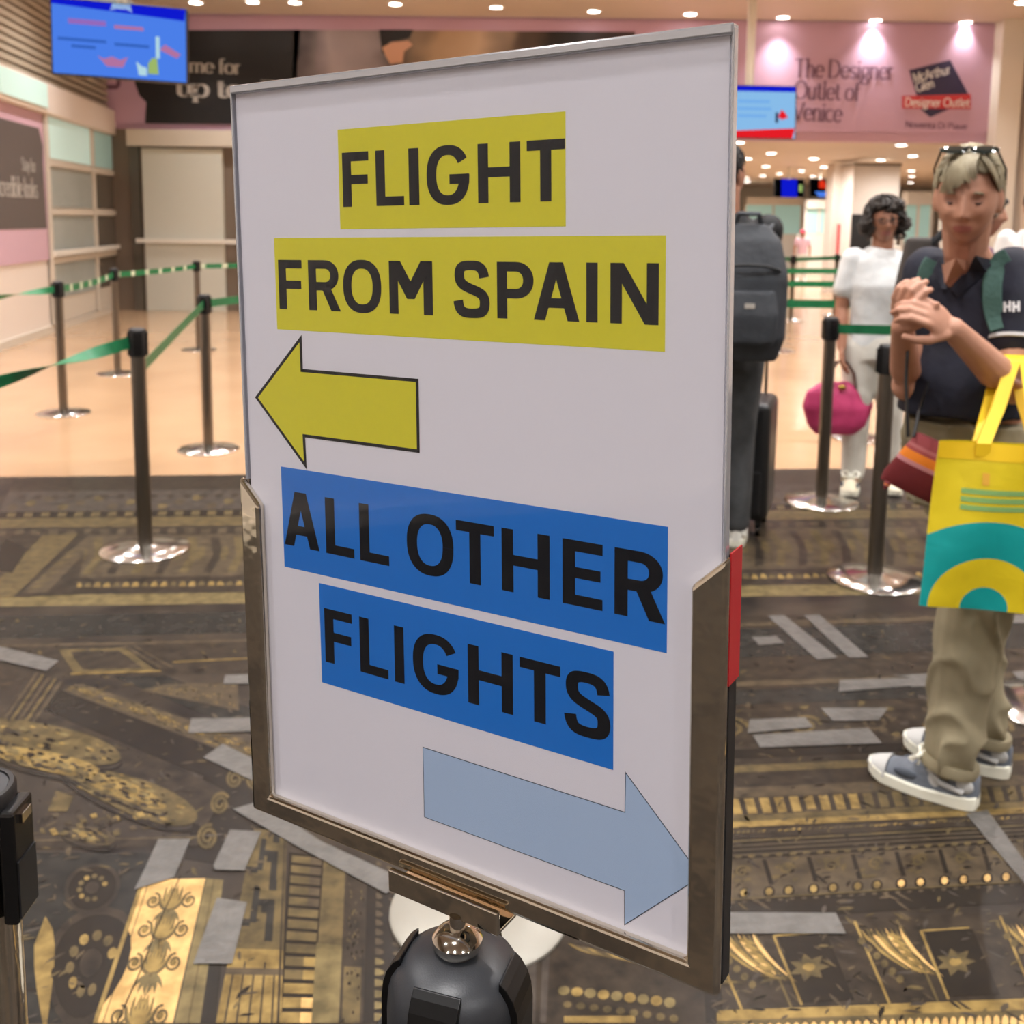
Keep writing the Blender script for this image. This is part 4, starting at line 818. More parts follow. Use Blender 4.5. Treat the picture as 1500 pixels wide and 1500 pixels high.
# ------------------------------------------------------------------ strips of tape stuck on the film
TG = 'grey tape strips on the printed floor'
def z8(*q): return [(1050 + a / 3.3333, 800 + b / 3.3333) for a, b in q]
def z3(*q): return [(1050 + a / 3.3333, 1150 + b / 3.3333) for a, b in q]
TAPES = [([(-30, 945), (5, 950), (86, 970), (68, 985), (-30, 962)], 'short grey tape at left picture edge below the dark floor band'),
 ([(330, 991), (400, 989), (400, 1003), (327, 1004)], 'small grey tape touching left side of sign frame, uppermost of three'),
 ([(280, 1055), (400, 1053), (400, 1073), (276, 1076)], 'grey tape ending behind left sign frame, middle of three'),
 ([(298, 1112), (326, 1092), (400, 1128), (400, 1160), (372, 1147)], 'slanting grey tape behind left sign frame, lowest of three'),
 ([(341, 1188), (382, 1176), (470, 1235), (590, 1290), (566, 1312), (440, 1245)], 'long crumpled grey tape running under the sign bottom edge'),
 ([(232, 1232), (279, 1232), (255, 1288), (197, 1306), (214, 1272)], 'grey tape on top corner of the bright acanthus strip'),
 ([(337, 1218), (383, 1221), (358, 1278), (315, 1277), (313, 1270)], 'wrinkled grey tape above the Greek key pattern'),
 ([(318, 1318), (362, 1325), (340, 1415), (283, 1415)], 'broad grey tape beside the bright acanthus strip'),
 (z8((245, 345), (330, 345), (590, 550), (490, 562)), 'slanting grey tape in open floor, left of a parallel pair'),
 (z8((425, 345), (500, 340), (740, 548), (645, 552)), 'slanting grey tape in open floor, right of a parallel pair'),
 (z8((170, 450), (290, 445), (330, 480), (205, 490)), 'short grey tape crossing the slanting pair right of sign'),
 (z8((600, 660), (940, 650), (945, 690), (595, 718)), 'grey tape left half of the line ending at khaki trouser leg'),
 (z8((860, 640), (1095, 625), (1115, 688), (946, 695), (940, 648)), 'grey tape right half of the line behind khaki trouser leg'),
 (z8((505, 797), (835, 797), (790, 858), (565, 860)), 'grey trapezoid tape, uppermost of three left of the sneakers'),
 (z8((160, 855), (430, 843), (470, 890), (150, 920)), 'grey tape with frayed left end, middle of three left of sneakers'),
 (z8((175, 930), (740, 895), (805, 970), (210, 990)), 'long grey tape, lowest of three left of the sneakers'),
 (z3((1215, 150), (1320, 130), (1560, 460), (1560, 560)), 'long slanting grey tape under the heel of front sneaker'),
 (z3((-30, 630), (580, 635), (630, 735), (-30, 735)), 'wide grey tape at lower right beside the sign frame'),
 (z8((1420, 350), (1560, 338), (1560, 378), (1400, 385)), 'grey tape at right picture edge under the yellow bag'),
 (z8((1440, 620), (1560, 612), (1560, 668), (1470, 655)), 'grey tape at right picture edge behind khaki trousers')]
for pts, lab in TAPES:
    o = MB().prism([(fl(*p).x, fl(*p).y, zl(9)) for p in pts], (0, 0, .0005)).build('floor_tape', 'tape'); tag(o, lab, 'tape', TG)
# ------------------------------------------------------------------ people
from mathutils.bvhtree import BVHTree
def remesh(mb, name, m, parent, voxel=.008, smooth=4, mats=None, pick=None, disp=None):
    """union of closed pieces grown into one continuous skin"""
    me = bpy.data.meshes.new(name); me.from_pydata(mb.v, [], mb.f)
    bm = bmesh.new(); bm.from_mesh(me); bmesh.ops.recalc_face_normals(bm, faces=bm.faces); bm.to_mesh(me); bm.free()
    o = bpy.data.objects.new('tmp', me); COL.objects.link(o)
    r = o.modifiers.new('r', 'REMESH'); r.mode = 'VOXEL'; r.voxel_size = voxel; r.adaptivity = 0
    s = o.modifiers.new('s', 'SMOOTH'); s.factor = .5; s.iterations = smooth
    dg = bpy.context.evaluated_depsgraph_get(); ev = o.evaluated_get(dg); out = bpy.data.meshes.new_from_object(ev)
    bpy.data.objects.remove(o); bpy.data.meshes.remove(me); out.name = name
    if disp:
        ns = [v.normal.copy() for v in out.vertices]
        for v, n in zip(out.vertices, ns): v.co += n * disp(v.co)
    out.materials.clear()
    for q in (mats or [m]): out.materials.append(M[q])
    if pick:
        out.polygons.foreach_set('material_index', [pick(p.center) for p in out.polygons])
    out.shade_smooth()
    ob = bpy.data.objects.new(name, out); COL.objects.link(ob); ob.parent = parent
    return ob
def limb(mb, pts, rad):
    mb.tube(pts, rad, 14)
    for p, r in zip(pts, rad): mb.ellip(p, (r, r, r), None, None, 14, 8)
def loft(mb, rings, n=24):
    """rings: (centre, half width, half depth, facing angle)"""
    vs = []; fs = []
    for c, a, b, g in rings:
        c = Vector(c); x = Vector((math.cos(g), math.sin(g), 0)); y = Vector((-math.sin(g), math.cos(g), 0))
        for i in range(n): t = 2 * PI * i / n; vs.append(c + x * a * math.copysign(abs(math.cos(t)) ** .85, math.cos(t)) + y * b * math.copysign(abs(math.sin(t)) ** .85, math.sin(t)))
    for j in range(len(rings) - 1):
        for i in range(n): p, q = j * n + i, j * n + (i + 1) % n; fs.append((p, q, q + n, p + n))
    fs.append(tuple(range(n))); k = (len(rings) - 1) * n; fs.append(tuple(range(k, k + n)))
    mb.add(vs, fs)
def frame(fwd, up=(0, 0, 1)):
    y = Vector(fwd).normalized(); z = Vector(up); x = y.cross(z).normalized(); z = x.cross(y); return Matrix((x, y, z)).transposed()
def G(*t):
    e = 0
    for v, s in t: e -= (v / s) ** 2
    return math.exp(e)
def head(mb, c, R, s=1.0, nu=72, nv=64, ears=True):
    c = Vector(c); vs = []; fs = []
    for j in range(nv + 1):
        th = PI * j / nv
        for i in range(nu):
            ph = 2 * PI * i / nu; dx, dy, dz = math.sin(th) * math.cos(ph), math.sin(th) * math.sin(ph), math.cos(th)
            x, y, z = .073 * dx, .096 * dy, .118 * dz
            k = max(0, -dz)
            x *= 1 - .30 * k ** 1.6
            if dy < 0: y *= 1 - .42 * k
            if dy > 0:
                y *= .93; a = abs(x); f = 0
                pr = 0 if z > .024 else ((.024 - z) / .056 if z > -.032 else max(0, 1 - (-.032 - z) / .014))
                f += .029 * pr * G((x, .0105)) + .008 * G((a - .013, .007), (z + .034, .009))
                f += -.011 * G((a - .031, .016), (z - .006, .012)) + .005 * G((a - .03, .02), (z - .026, .008)) + .0065 * G((a - .031, .011), (z - .004, .006))
                f += .006 * G((a - .042, .018), (z + .025, .018)) + .008 * G((x, .021)) * (G((z + .059, .0055)) + G((z + .073, .0055))) + .009 * G((x, .022), (z + .102, .015)) - .004 * G((a - .03, .008), (z + .05, .014))
                y += f
            vs.append(c + R @ Vector((x, y, z)) * s)
    for j in range(nv):
        for i in range(nu): p, q = j * nu + i, j * nu + (i + 1) % nu; fs.append((p, q, q + nu, p + nu))
    mb.add(vs, fs)
    if ears:
        for sd in (-1, 1): mb.ellip(c + R @ Vector((sd * .075, -.008, -.006)) * s, (.009 * s, .019 * s, .032 * s), None, R @ Matrix.Rotation(sd * .35, 3, 'Z'))
def hand(mb, wr, d, n, side=1, curl=(20, 30, 25), s=1.0, spread=.0):
    wr = Vector(wr); d = Vector(d).normalized(); n = Vector(n); n = (n - d * n.dot(d)).normalized(); l = d.cross(n)
    mb.ellip(wr + d * .048 * s, (.040 * s, .046 * s, .0145 * s), None, Matrix((l, d, n)).transposed())
    for k, (off, L, kn) in enumerate(((-.029, .056, .080), (-.0098, .071, .087), (.0098, .076, .090), (.029, .068, .086))):
        off *= side
        a = wr + d * .012 * s + l * off * .5 * s; b = wr + d * kn * s + l * off * s; limb(mb, [a, b], [.012 * s, .0098 * s])
        p = b; ang = 0; pts = [b]; rr = [.0094 * s]
        dd = (d + l * off * spread).normalized()
        for q, (fr, r) in enumerate(((.45, .0088), (.3, .0082), (.25, .0072))):
            ang += math.radians(curl[q]); v = dd * math.cos(ang) - n * math.sin(ang); p = p + v * L * fr * s; pts.append(p); rr.append(r * s)
        limb(mb, pts, rr)
    r0 = wr + d * .02 * s + l * .026 * side * s; p1 = r0 + (d * .75 + l * side * .6 - n * .35).normalized() * .042 * s; p2 = p1 + (d * .9 + l * side * .3 - n * .4).normalized() * .031 * s; p3 = p2 + (d * .95 + l * side * .05 - n * .4).normalized() * .024 * s
    limb(mb, [r0, p1, p2, p3], [.013 * s, .0115 * s, .0098 * s, .0082 * s])
def hair(parent, c, R, s, m, n=220, end=lambda ph: 105, hang=0., r=.0045, jit=.006, wave=0., cap=(.079, .1, .112), cz=.012, seed=1, crown=(0, -.02, 0), capend=None):
    rn = random.Random(seed); mb = MB(); c = Vector(c)
    C0 = Vector((0, -.012, cz))
    nu, nv = 40, 18; vs = []; fs = []
    for j in range(nv + 1):
        for i in range(nu):
            ph = 360 * i / nu; th = math.radians((capend or end)(ph) * j / nv); p = math.radians(ph)
            q = Vector((cap[0] * math.sin(th) * math.cos(p), cap[1] * math.sin(th) * math.sin(p), cap[2] * math.cos(th)))
            vs.append(c + R @ (C0 + q * (.975 + .02 * math.sin(ph * .35) * math.sin(th * 3))) * s)
    for j in range(nv):
        for i in range(nu): a, b = j * nu + i, j * nu + (i + 1) % nu; fs.append((a, b, b + nu, a + nu))
    k = len(vs); vs += [c + R @ C0 * s * 1.0]; fs += [(nv * nu + i, nv * nu + (i + 1) % nu, k) for i in range(nu)]
    mb.add(vs, fs)
    for q in range(n):
        ph = rn.random() * 360; te = end(ph) * (.85 + .2 * rn.random()); p0 = math.radians(ph); pts = []; rr = []; off = 1.0 + rn.random() * .05; tw = (rn.random() - .5) * .5; t0 = rn.random() * 45; wp = rn.random() * 6.28
        K = 9
        for i in range(K + 1):
            th = math.radians(t0 + (te - t0) * i / K); p = p0 + tw * (i / K) ** 1.5
            v = C0 + Vector((cap[0] * math.sin(th) * math.cos(p), cap[1] * math.sin(th) * math.sin(p), cap[2] * math.cos(th))) * off
            v += Vector((rn.random() - .5, rn.random() - .5, rn.random() - .5)) * jit + Vector((math.cos(p), math.sin(p), 0)) * wave * math.sin(wp + i * 1.6)
            pts.append(c + R @ v * s); rr.append(r * s * (1 - .75 * (i / K) ** 2))
        if hang:
            h = hang * (.6 + .5 * rn.random()); b = pts[-1]; o = (b - c); o.z = 0
            for i in range(1, 7):
                pts.append(b + Vector((0, 0, -h * i / 6)) + o * .12 * math.sin(i * .9) + Vector((math.sin(wp + i * 1.5), math.cos(wp + i * 1.7), 0)) * wave); rr.append(r * s * (1 - i / 8))
            rr[-7:] = [r * s * (1 - .1 * i) for i in range(7)]
        mb.tube(pts, rr, 5)
    return mb.build('hair', m, parent, True, False)
def shoe(parent, heel, fwd, L=.27, up='shoe_grey', so='shoe_sole', lace='shoe_lace', toe='shoe_toe', z=0.0):
    R = frame((fwd[0], fwd[1], 0)); heel = Vector((heel[0], heel[1], z)) - parent.location
    W = lambda t: .034 + .014 * math.sin(PI * min(1, t * 1.05)) * (1 if t > .4 else .7) if t < .8 else .048 * max(.12, (1 - ((t - .72) / .285) ** 2)) ** .5
    W0 = W; W = lambda t: W0(t) * (.5 + .5 * min(1, t / .09) ** .6)
    def T(x, y, zz): return heel + R @ Vector((y, x, zz))
    def outline(grow): return [T(L * t, (W(t) + grow), 0) for t in (0, .02, .06, .15, .3, .45, .6, .75, .85, .93, .98)] + [T(L * 1.0 + grow, 0, 0)] + [T(L * t, -(W(t) + grow), 0) for t in (.98, .93, .85, .75, .6, .45, .3, .15, .06, .02, 0)]
    o = outline(.003); n = len(o); ts = [0, .02, .06, .15, .3, .45, .6, .75, .85, .93, .98, 1, .98, .93, .85, .75, .6, .45, .3, .15, .06, .02, 0]
    vs = []; top = lambda t: .038 - .012 * math.sin(PI * min(1, t)) * .6 + (.010 * max(0, (t - .7) / .3) ** 2); bot = lambda t: .016 * max(0, (t - .72) / .28) ** 2
    for q, t in zip(o, ts): vs.append(q + Vector((0, 0, bot(t))))
    for q, t in zip(o, ts): vs.append(q + Vector((0, 0, top(t))))
    mb = MB().add(vs, [tuple(range(n - 1, -1, -1)), tuple(range(n, 2 * n))] + [(i, (i + 1) % n, (i + 1) % n + n, i + n) for i in range(n)])
    ub = MB(); rings = []
    for t, h, wf in ((.0, .085, .80), (.05, .102, .95), (.18, .104, .98), (.34, .100, .95), (.45, .092, .92), (.58, .079, .92), (.72, .066, .95), (.85, .056, .95), (.94, .048, .9), (.99, .038, .55)):
        w_ = W(min(t, .99)) * wf; b0 = top(t) - .01
        rings.append([T(L * t, w_ * math.copysign(abs(math.cos(a)) ** .75, math.cos(a)), b0 + (h - b0) * max(0, math.sin(a)) ** .9) for a in [PI * i / 12 for i in range(13)]])
    vs = [v for r in rings for v in r]; m_ = 13; fs = []
    for j in range(len(rings) - 1):
        for i in range(m_): a, b = j * m_ + i, j * m_ + (i + 1) % m_; fs.append((a, b, b + m_, a + m_))
    fs += [tuple(range(m_)), tuple(range(len(vs) - m_, len(vs)))]
    sh = ub.add(vs, fs).build('shoe', up, parent, True)
    bevel(mb.build('sole', so, sh, True), .004)
    tb = MB(); tr = []
    for t, h, wf in ((.80, .066, .99), (.86, .060, 1.0), (.94, .053, 1.02), (1.0, .043, .62)):
        w_ = W(min(t, .985)) * wf + .002; b0 = top(t) - .012; tr.append([T(L * t + .002, w_ * math.copysign(abs(math.cos(a)) ** .75, math.cos(a)), b0 + (h - b0) * max(0, math.sin(a)) ** .9) for a in [PI * i / 12 for i in range(13)]])
    vs = [v for r in tr for v in r]; fs = [(j * 13 + i, j * 13 + (i + 1) % 13, (j + 1) * 13 + (i + 1) % 13, (j + 1) * 13 + i) for j in range(3) for i in range(13)] + [tuple(range(13)), tuple(range(39, 52))]
    tb.add(vs, fs).build('toe_cap', toe, sh, True)
    for sd in (-1, 1):
        MB().tube([T(L * .1, sd * .040, .05), T(L * .3, sd * .043, .06), T(L * .42, sd * .040, .085)], [.007, .008, .006], 8).build('side_stripe', toe, sh, True)
    for sd in (-1, 1):
        for t_, h_, r_, m2 in ((.62, .052, (.008, .030, .013), 'shoe_dark'), (.10, .066, (.008, .022, .020), toe), (.36, .058, (.006, .016, .024), toe)):
            MB().ellip(T(L * t_, sd * (W(t_) * .93 - .004), h_), r_, None, R).build('side_panel', m2, sh, True)
    if lace:
        lb = MB()
        for i in range(5):
            t = .46 + .065 * i; h = .094 - .0075 * i * 1.35; lb.tube([T(L * t, -.024, h - .008), T(L * t, -.01, h + .002), T(L * t, .01, h + .002), T(L * t, .024, h - .008)], .0042, 7)
        for sd in (-1, 1): lb.tube([T(L * .5, 0, .096), T(L * .46, sd * .026, .122), T(L * .51, sd * .048, .112), T(L * .58, sd * .038, .096), T(L * .53, sd * .006, .094)], .0062, 7)
        lb.build('laces', lace, sh, True)
    return sh
def crease(a, f, seed):
    def d(c):
        v = Vector((c.x * f + c.z * 5 + seed, c.y * f + c.z * 3, c.z * f * .5)); r = 1 - abs(noise.noise(v)) * 2.2; w2 = noise.noise(v * .5 + Vector((9, 2, 4)))
        return a * (max(0, r) ** 2 - .35) * (.4 + abs(w2) * 2)
    return d
def bvh(o): 
    me = o.data; off = o.matrix_world.translation if o.parent is None else o.parent.location
    return BVHTree.FromPolygons([v.co + off for v in me.vertices], [p.vertices for p in me.polygons])
def on(tree, px, py, off=.004, fallback=2.4):
    d = ray(px, py).normalized(); h = tree.ray_cast(EYE, d)
    if h[0] is None: return at(px, py, fallback)
    return h[0] - d * off

mat('skin', (192, 142, 118), .5, c2=(180, 128, 104), scale=14, bump=.04, bscale=220); mat('skin2', (176, 124, 98), .5, c2=(164, 112, 88), scale=14); mat('lips', (170, 104, 94), .4); mat('lash', (70, 52, 44), .6)
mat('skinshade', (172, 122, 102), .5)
mat('polo', (22, 25, 44), .75, c2=(16, 18, 34), scale=10, bump=.25, bscale=16); mat('khaki', (142, 132, 106), .8, c2=(128, 118, 94), scale=6, bump=.25, bscale=9); mat('hairblond', (176, 164, 136), .5, c2=(128, 116, 92), scale=26, stretch=(1, 1, .25))
mat('shoe_grey', (112, 118, 128), .7, c2=(92, 98, 108), scale=30); mat('shoe_sole', (226, 224, 208), .6); mat('shoe_lace', (236, 234, 220), .7); mat('shoe_toe', (186, 186, 184), .6); mat('shoe_dark', (74, 80, 90), .7)
mat('strapgreen', (58, 92, 84), .7, bump=.15, bscale=80); mat('straptrim', (206, 206, 206), .6); mat('hairdark', (46, 40, 38), .5, c2=(74, 68, 64), scale=20); mat('teewhite', (226, 228, 228), .75, bump=.35, bscale=12); mat('whitepants', (214, 210, 200), .8, bump=.4, bscale=10)
mat('jacketblack', (22, 24, 28), .7, bump=.3, bscale=14); mat('jeansgrey', (74, 76, 78), .85, c2=(56, 58, 60), scale=12, bump=.4, bscale=12); mat('packgrey', (62, 66, 72), .7, c2=(48, 52, 58), scale=8, bump=.2, bscale=30); mat('hairblack', (30, 26, 24), .5); mat('caseblack', (20, 21, 23), .4)
mat('purple', (112, 74, 108), .75); mat('browncloth', (62, 56, 52), .8); mat('shoewhite', (226, 224, 216), .6); mat('shoecream', (214, 204, 178), .6)

# ---- blonde woman in navy polo
HSZ = .93
def P(px, py, Y): return at(px, py, Y)
BW = thing('person', 'person in navy polo and khaki trousers with short grey blonde hair and joined hands', 'person', (1.17, 2.55, 0))
o0 = Vector(BW.location); L_ = lambda v: Vector(v) - o0
hc = P(1417, 291, 2.47); hf = Vector((-.47, -.86, -.16)); HR = frame(hf, (.02, 0, 1))
g = math.radians(-28)                    # direction of the shoulder line
chest = P(1426, 470, 2.58)
fl_sh, fr_sh = P(1496, 392, 2.52), P(1362, 398, 2.62)
lel, lwr = P(1482, 568, 2.42), P(1396, 482, 2.30)
rel, rwr = P(1328, 566, 2.58), P(1322, 478, 2.38)
anF, anB = fl(1432, 1185), fl(1480, 1138)
dF = (fl(1287, 1135) - anF).normalized(); dB = (fl(1330, 1095) - anB).normalized()
ankF, ankB = anF + dF * .07 + Vector((0, 0, .1)), anB + dB * .07 + Vector((0, 0, .1))
hipc = P(1424, 660, 2.60)
hipF, hipB = hipc + Vector((.04, -.09, -.08)), hipc + Vector((.02, .10, -.08))
knF, knB = hipF.lerp(ankF, .5) + Vector((-.02, .0, 0)), hipB.lerp(ankB, .5) + Vector((-.01, 0, 0))
body = MB()
head(body, L_(hc), HR, HSZ)
limb(body, [L_(hc + HR @ Vector((0, -.03, -.05))), L_(hc + HR @ Vector((0, -.045, -.13))), L_(P(1424, 400, 2.56))], [.058, .052, .062])
loft(body, [(L_(hipc + Vector((0, 0, -.06))), .13, .09, g), (L_(hipc + Vector((0, 0, .1))), .12, .085, g), (L_(chest), .135, .09, g), (L_(P(1424, 410, 2.58)), .10, .06, g)])
limb(body, [L_(fl_sh), L_(lel), L_(lel.lerp(lwr, .3)), L_(lwr)], [.05, .041, .042, .027])
limb(body, [L_(fr_sh), L_(rel), L_(rel.lerp(rwr, .3)), L_(rwr)], [.046, .038, .038, .026])
for h_, k_, a_ in ((hipF, knF, ankF), (hipB, knB, ankB)): limb(body, [L_(h_), L_(k_), L_(a_), L_(a_ - Vector((0, 0, .05)))], [.075, .055, .036, .034])
for a_, d_ in ((anF, dF), (anB, dB)): limb(body, [L_(a_ + d_ * .05 + Vector((0, 0, .055))), L_(a_ + d_ * .16 + Vector((0, 0, .04)))], [.03, .02])
ld = (P(1338, 446, 2.27) - lwr)
hand(body, L_(lwr), ld, Vector((-.1, -.8, .55)), -1, (18, 42, 34), 1.0)
hand(body, L_(rwr), P(1326, 425, 2.30) - rwr, Vector((-.75, -.45, -.1)), 1, (24, 48, 36), .98)
hi = HR.transposed(); hcl = L_(hc)
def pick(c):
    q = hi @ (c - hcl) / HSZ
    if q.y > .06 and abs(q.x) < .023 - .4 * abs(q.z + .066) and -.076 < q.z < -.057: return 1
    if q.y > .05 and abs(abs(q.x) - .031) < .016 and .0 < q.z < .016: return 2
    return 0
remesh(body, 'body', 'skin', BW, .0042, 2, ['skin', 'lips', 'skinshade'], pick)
for sd in (-1, 1):
    e = []; b_ = []
    for i in range(7):
        t = i / 6 - .5; e.append(L_(hc + HR @ Vector((sd * .031 + t * .03, .0815 - 12 * t * t * .012, -.001 + .0045 * (4 * t * t))) * HSZ)); b_.append(L_(hc + HR @ Vector((sd * .033 + t * .04, .089 - 14 * (t + sd * .12) ** 2 * .012, .027 - .012 * (t - sd * -.1) ** 2 * 4)) * HSZ))
    MB().tube(e, [.0008, .0018, .0024, .0026, .0024, .0018, .0008], 6).build('eyelash', 'lash', BW, True)
    MB().tube(b_, [.001, .0024, .003, .003, .0028, .002, .001], 6).build('eyebrow', 'hairblond', BW, True)
# hair: swept fringe over the right side of the forehead, ears free
def bw_end(ph):                       # ph 90 = face side, 0 = her right
    f = math.sin(math.radians(ph)); s_ = math.cos(math.radians(ph))
    if f > .35: return 62 + (10 if s_ > 0 else -4)
    if f > -.2: return 84
    return 122
hair(BW, hcl, HR, HSZ, 'hairblond', 260, bw_end, 0, .0046, .006, .001, (.081, .104, .116), .014, 4)
fr_ = MB(); rn = random.Random(9)
for i in range(54):
    u = i / 53; x0 = -.012 + .03 * rn.random(); xe = .062 - .085 * u + .012 * (rn.random() - .5); ze = .018 + .042 * u ** 1.2 + .012 * rn.random()
    a = Vector((x0 - .012, .055, .118)); b = Vector((lerp_ := (x0 + xe) / 2 + .008, .098, .092)); c = Vector((xe, .099 - 9 * xe * xe, ze))
    pts = [a.lerp(b, t).lerp(b.lerp(c, t), t) for t in [k / 8 for k in range(9)]]
    fr_.tube([hcl + HR @ q * HSZ for q in pts], [.0036, .005, .0055, .0058, .0056, .005, .004, .003, .001], 6)
for i in range(26):
    u = i / 25; a = Vector((-.02, .04, .122)); b = Vector((-.05 - .012 * u, .075 - .02 * u, .1)); c = Vector((-.070 - .006 * u, .062 - .055 * u, .045 - .03 * u + .01 * rn.random()))
    pts = [a.lerp(b, t).lerp(b.lerp(c, t), t) for t in [k / 8 for k in range(9)]]
    fr_.tube([hcl + HR @ q * HSZ for q in pts], [.0036, .005, .0055, .0058, .0056, .005, .004, .003, .001], 6)
fr_.build('fringe', 'hairblond', BW, True, False)
# polo
po = MB()
loft(po, [(L_(P(1405, 606, 2.57)), .150, .112, g), (L_(P(1412, 560, 2.57)), .150, .112, g), (L_(chest + Vector((0, 0, -.06))), .150, .112, g), (L_(chest + Vector((.0, 0, .07))), .158, .108, g), (L_(P(1424, 408, 2.57)), .148, .085, g), (L_(P(1424, 386, 2.57)), .085, .062, g)])
limb(po, [L_(fl_sh + Vector((-.02, 0, -.01))), L_(fl_sh.lerp(lel, .32)), L_(fl_sh.lerp(lel, .58))], [.066, .064, .062])
limb(po, [L_(fr_sh), L_(fr_sh.lerp(rel, .32)), L_(fr_sh.lerp(rel, .5))], [.064, .060, .056])
loft(po, [(L_(P(1424, 408, 2.57)), .075, .066, g), (L_(P(1424, 384, 2.55)), .070, .062, g)])
def fold(a, f, seed):
    def d(c):
        v = Vector((c.x * f + seed, c.y * f, c.z * f * .45)); return a * (noise.noise(v) + .5 * noise.noise(v * 2.1))
    return d
polo = remesh(po, 'polo_shirt', 'polo', BW, .008, 4, disp=fold(.006, 11, 3))
# open V of skin at the neck and the collar flaps
pt_ = bvh(polo)
vn = [on(pt_, *q, .003) for q in ((1379, 388), (1384, 418), (1392, 421), (1414, 397), (1424, 383), (1400, 378))]
MB().prism([L_(v) for v in vn], (-.001, -.002, 0)).build('neck_opening', 'skin', BW)
for pts_ in (((1376, 376), (1366, 396), (1378, 424), (1388, 424), (1382, 398)), ((1428, 374), (1418, 396), (1392, 424), (1402, 434), (1444, 398), (1452, 380))):
    c_ = MB().prism([L_(on(pt_, *q, .009)) for q in pts_], (-.001, -.005, 0)).build('collar', 'polo', BW); bevel(c_, .002)
sh_ax = (lel - fl_sh).normalized(); hem = fl_sh.lerp(lel, .615)
Rz_ = sh_ax.to_track_quat('Z', 'Y').to_matrix(); MB().lathe([(.056, -.004), (.0645, -.004), (.0645, .004), (.056, .004)], 28, L_(hem), None, Rz_).build('sleeve_piping', 'straptrim', BW, True)
# sleeve logo HH
for ch_i, (xa, xb2) in enumerate(((1470, 1481), (1483, 1494))):
    lo_ = MB()
    for x0, x1, y0, y1 in ((xa, xa + 3.6, 442, 457), (xb2 - 3.6, xb2, 441, 456), (xa, xb2, 447, 451)):
        lo_.prism([L_(on(pt_, *q, .002)) for q in ((x0, y0), (x1, y0), (x1, y1), (x0, y1))], (-.0004, -.001, 0))
    lo_.build('sleeve_logo', 'white', BW)
# trousers
tr_ = MB()
loft(tr_, [(L_(hipc + Vector((0, 0, -.14))), .150, .125, g), (L_(hipc), .162, .125, g), (L_(P(1414, 612, 2.58)), .148, .108, g)])
limb(tr_, [L_(hipF), L_(knF), L_(ankF.lerp(knF, .3)), L_(ankF + Vector((-.005, 0, .035)))], [.108, .083, .071, .066])
limb(tr_, [L_(hipB), L_(knB), L_(ankB.lerp(knB, .3)), L_(ankB + Vector((-.005, 0, .04)))], [.105, .079, .067, .062])
remesh(tr_, 'trousers', 'khaki', BW, .007, 3, disp=crease(.016, 11, 11))
for a_ in (ankF, ankB): MB().lathe([(.056, -.012), (.069, -.014), (.072, 0), (.069, .014), (.056, .012)], 28, L_(a_ + Vector((-.004, 0, .0))), None, Matrix.Rotation(.16, 3, 'Y')).build('trouser_cuff', 'khaki', BW, True)
shoe(BW, anF, dF, .275); shoe(BW, anB, dB, .275)
# sunglasses pushed up on the hair
sg_ = thing('sunglasses', 'dark sunglasses pushed up on grey blonde hair', 'sunglasses', hc + HR @ Vector((0, .06, .13)) * HSZ); s0 = Vector(sg_.location)
mat('lens', (26, 34, 34), .05, spec=.8)
for sd in (-1, 1):
    cpt = hc + HR @ Vector((sd * .036, .040, .128)) * HSZ
    e_ = HR @ Matrix.Rotation(1.25, 3, 'X'); MB().ellip(cpt - s0, (.032, .004, .021), None, e_).build('lens', 'lens', sg_, True)
    MB().tube([hc + HR @ Vector(q) * HSZ - s0 for q in ((sd * .066, .042, .122), (sd * .084, .0, .075), (sd * .083, -.05, .03))], .0026, 8).build('temple', 'blackplastic', sg_, True)
MB().tube([hc + HR @ Vector(q) * HSZ - s0 for q in ((-.01, .05, .132), (0, .054, .135), (.01, .05, .132))], .003, 8).build('bridge', 'blackplastic', sg_, True)
# rucksack behind her, straps over both shoulders
bkp = thing('backpack', 'green strapped backpack on the back of woman in navy polo', 'backpack', chest + Vector((.15, .2, -.25))); b0 = Vector(bkp.location)
ub = MB(); fwd_ = Vector((-math.sin(g), math.cos(g), 0))
bc = chest + fwd_ * .19 + Vector((0, 0, -.08)); loft(ub, [(bc + Vector((0, 0, -.22)) - b0, .13, .06, g), (bc - b0, .14, .085, g), (bc + Vector((0, 0, .18)) - b0, .11, .06, g)]); remesh(ub, 'pack', 'strapgreen', bkp, .012, 5)
def strap(pxs, w, parent, base, tree, m, name='strap', off=.006):
    vs = []; fs = []; ctr = [on(tree, *q, off) for q in pxs]; N = len(ctr)
    for i, c_ in enumerate(ctr):
        t = (ctr[min(i + 1, N - 1)] - ctr[max(i - 1, 0)]).normalized(); vd = (c_ - EYE).normalized(); sd = t.cross(vd).normalized(); nn = sd.cross(t)
        vs += [c_ + sd * w / 2 - base, c_ - sd * w / 2 - base, c_ - sd * w / 2 + nn * .006 - base, c_ + sd * w / 2 + nn * .006 - base]
    for i in range(N - 1):
        for k in range(4): a, b = i * 4 + k, i * 4 + (k + 1) % 4; fs.append((a, b, b + 4, a + 4))
    fs += [(0, 1, 2, 3), tuple(range(4 * N - 4, 4 * N))]
    return bevel(MB().add(vs, fs).build(name, m, parent, True), .002)
strap([(1478, 376), (1466, 382), (1457, 396), (1453, 418), (1453, 440), (1457, 462), (1464, 482)], .044, bkp, b0, pt_, 'strapgreen')
strap([(1365, 380), (1358, 392), (1353, 408), (1349, 424), (1346, 440)], .034, bkp, b0, pt_, 'strapgreen')
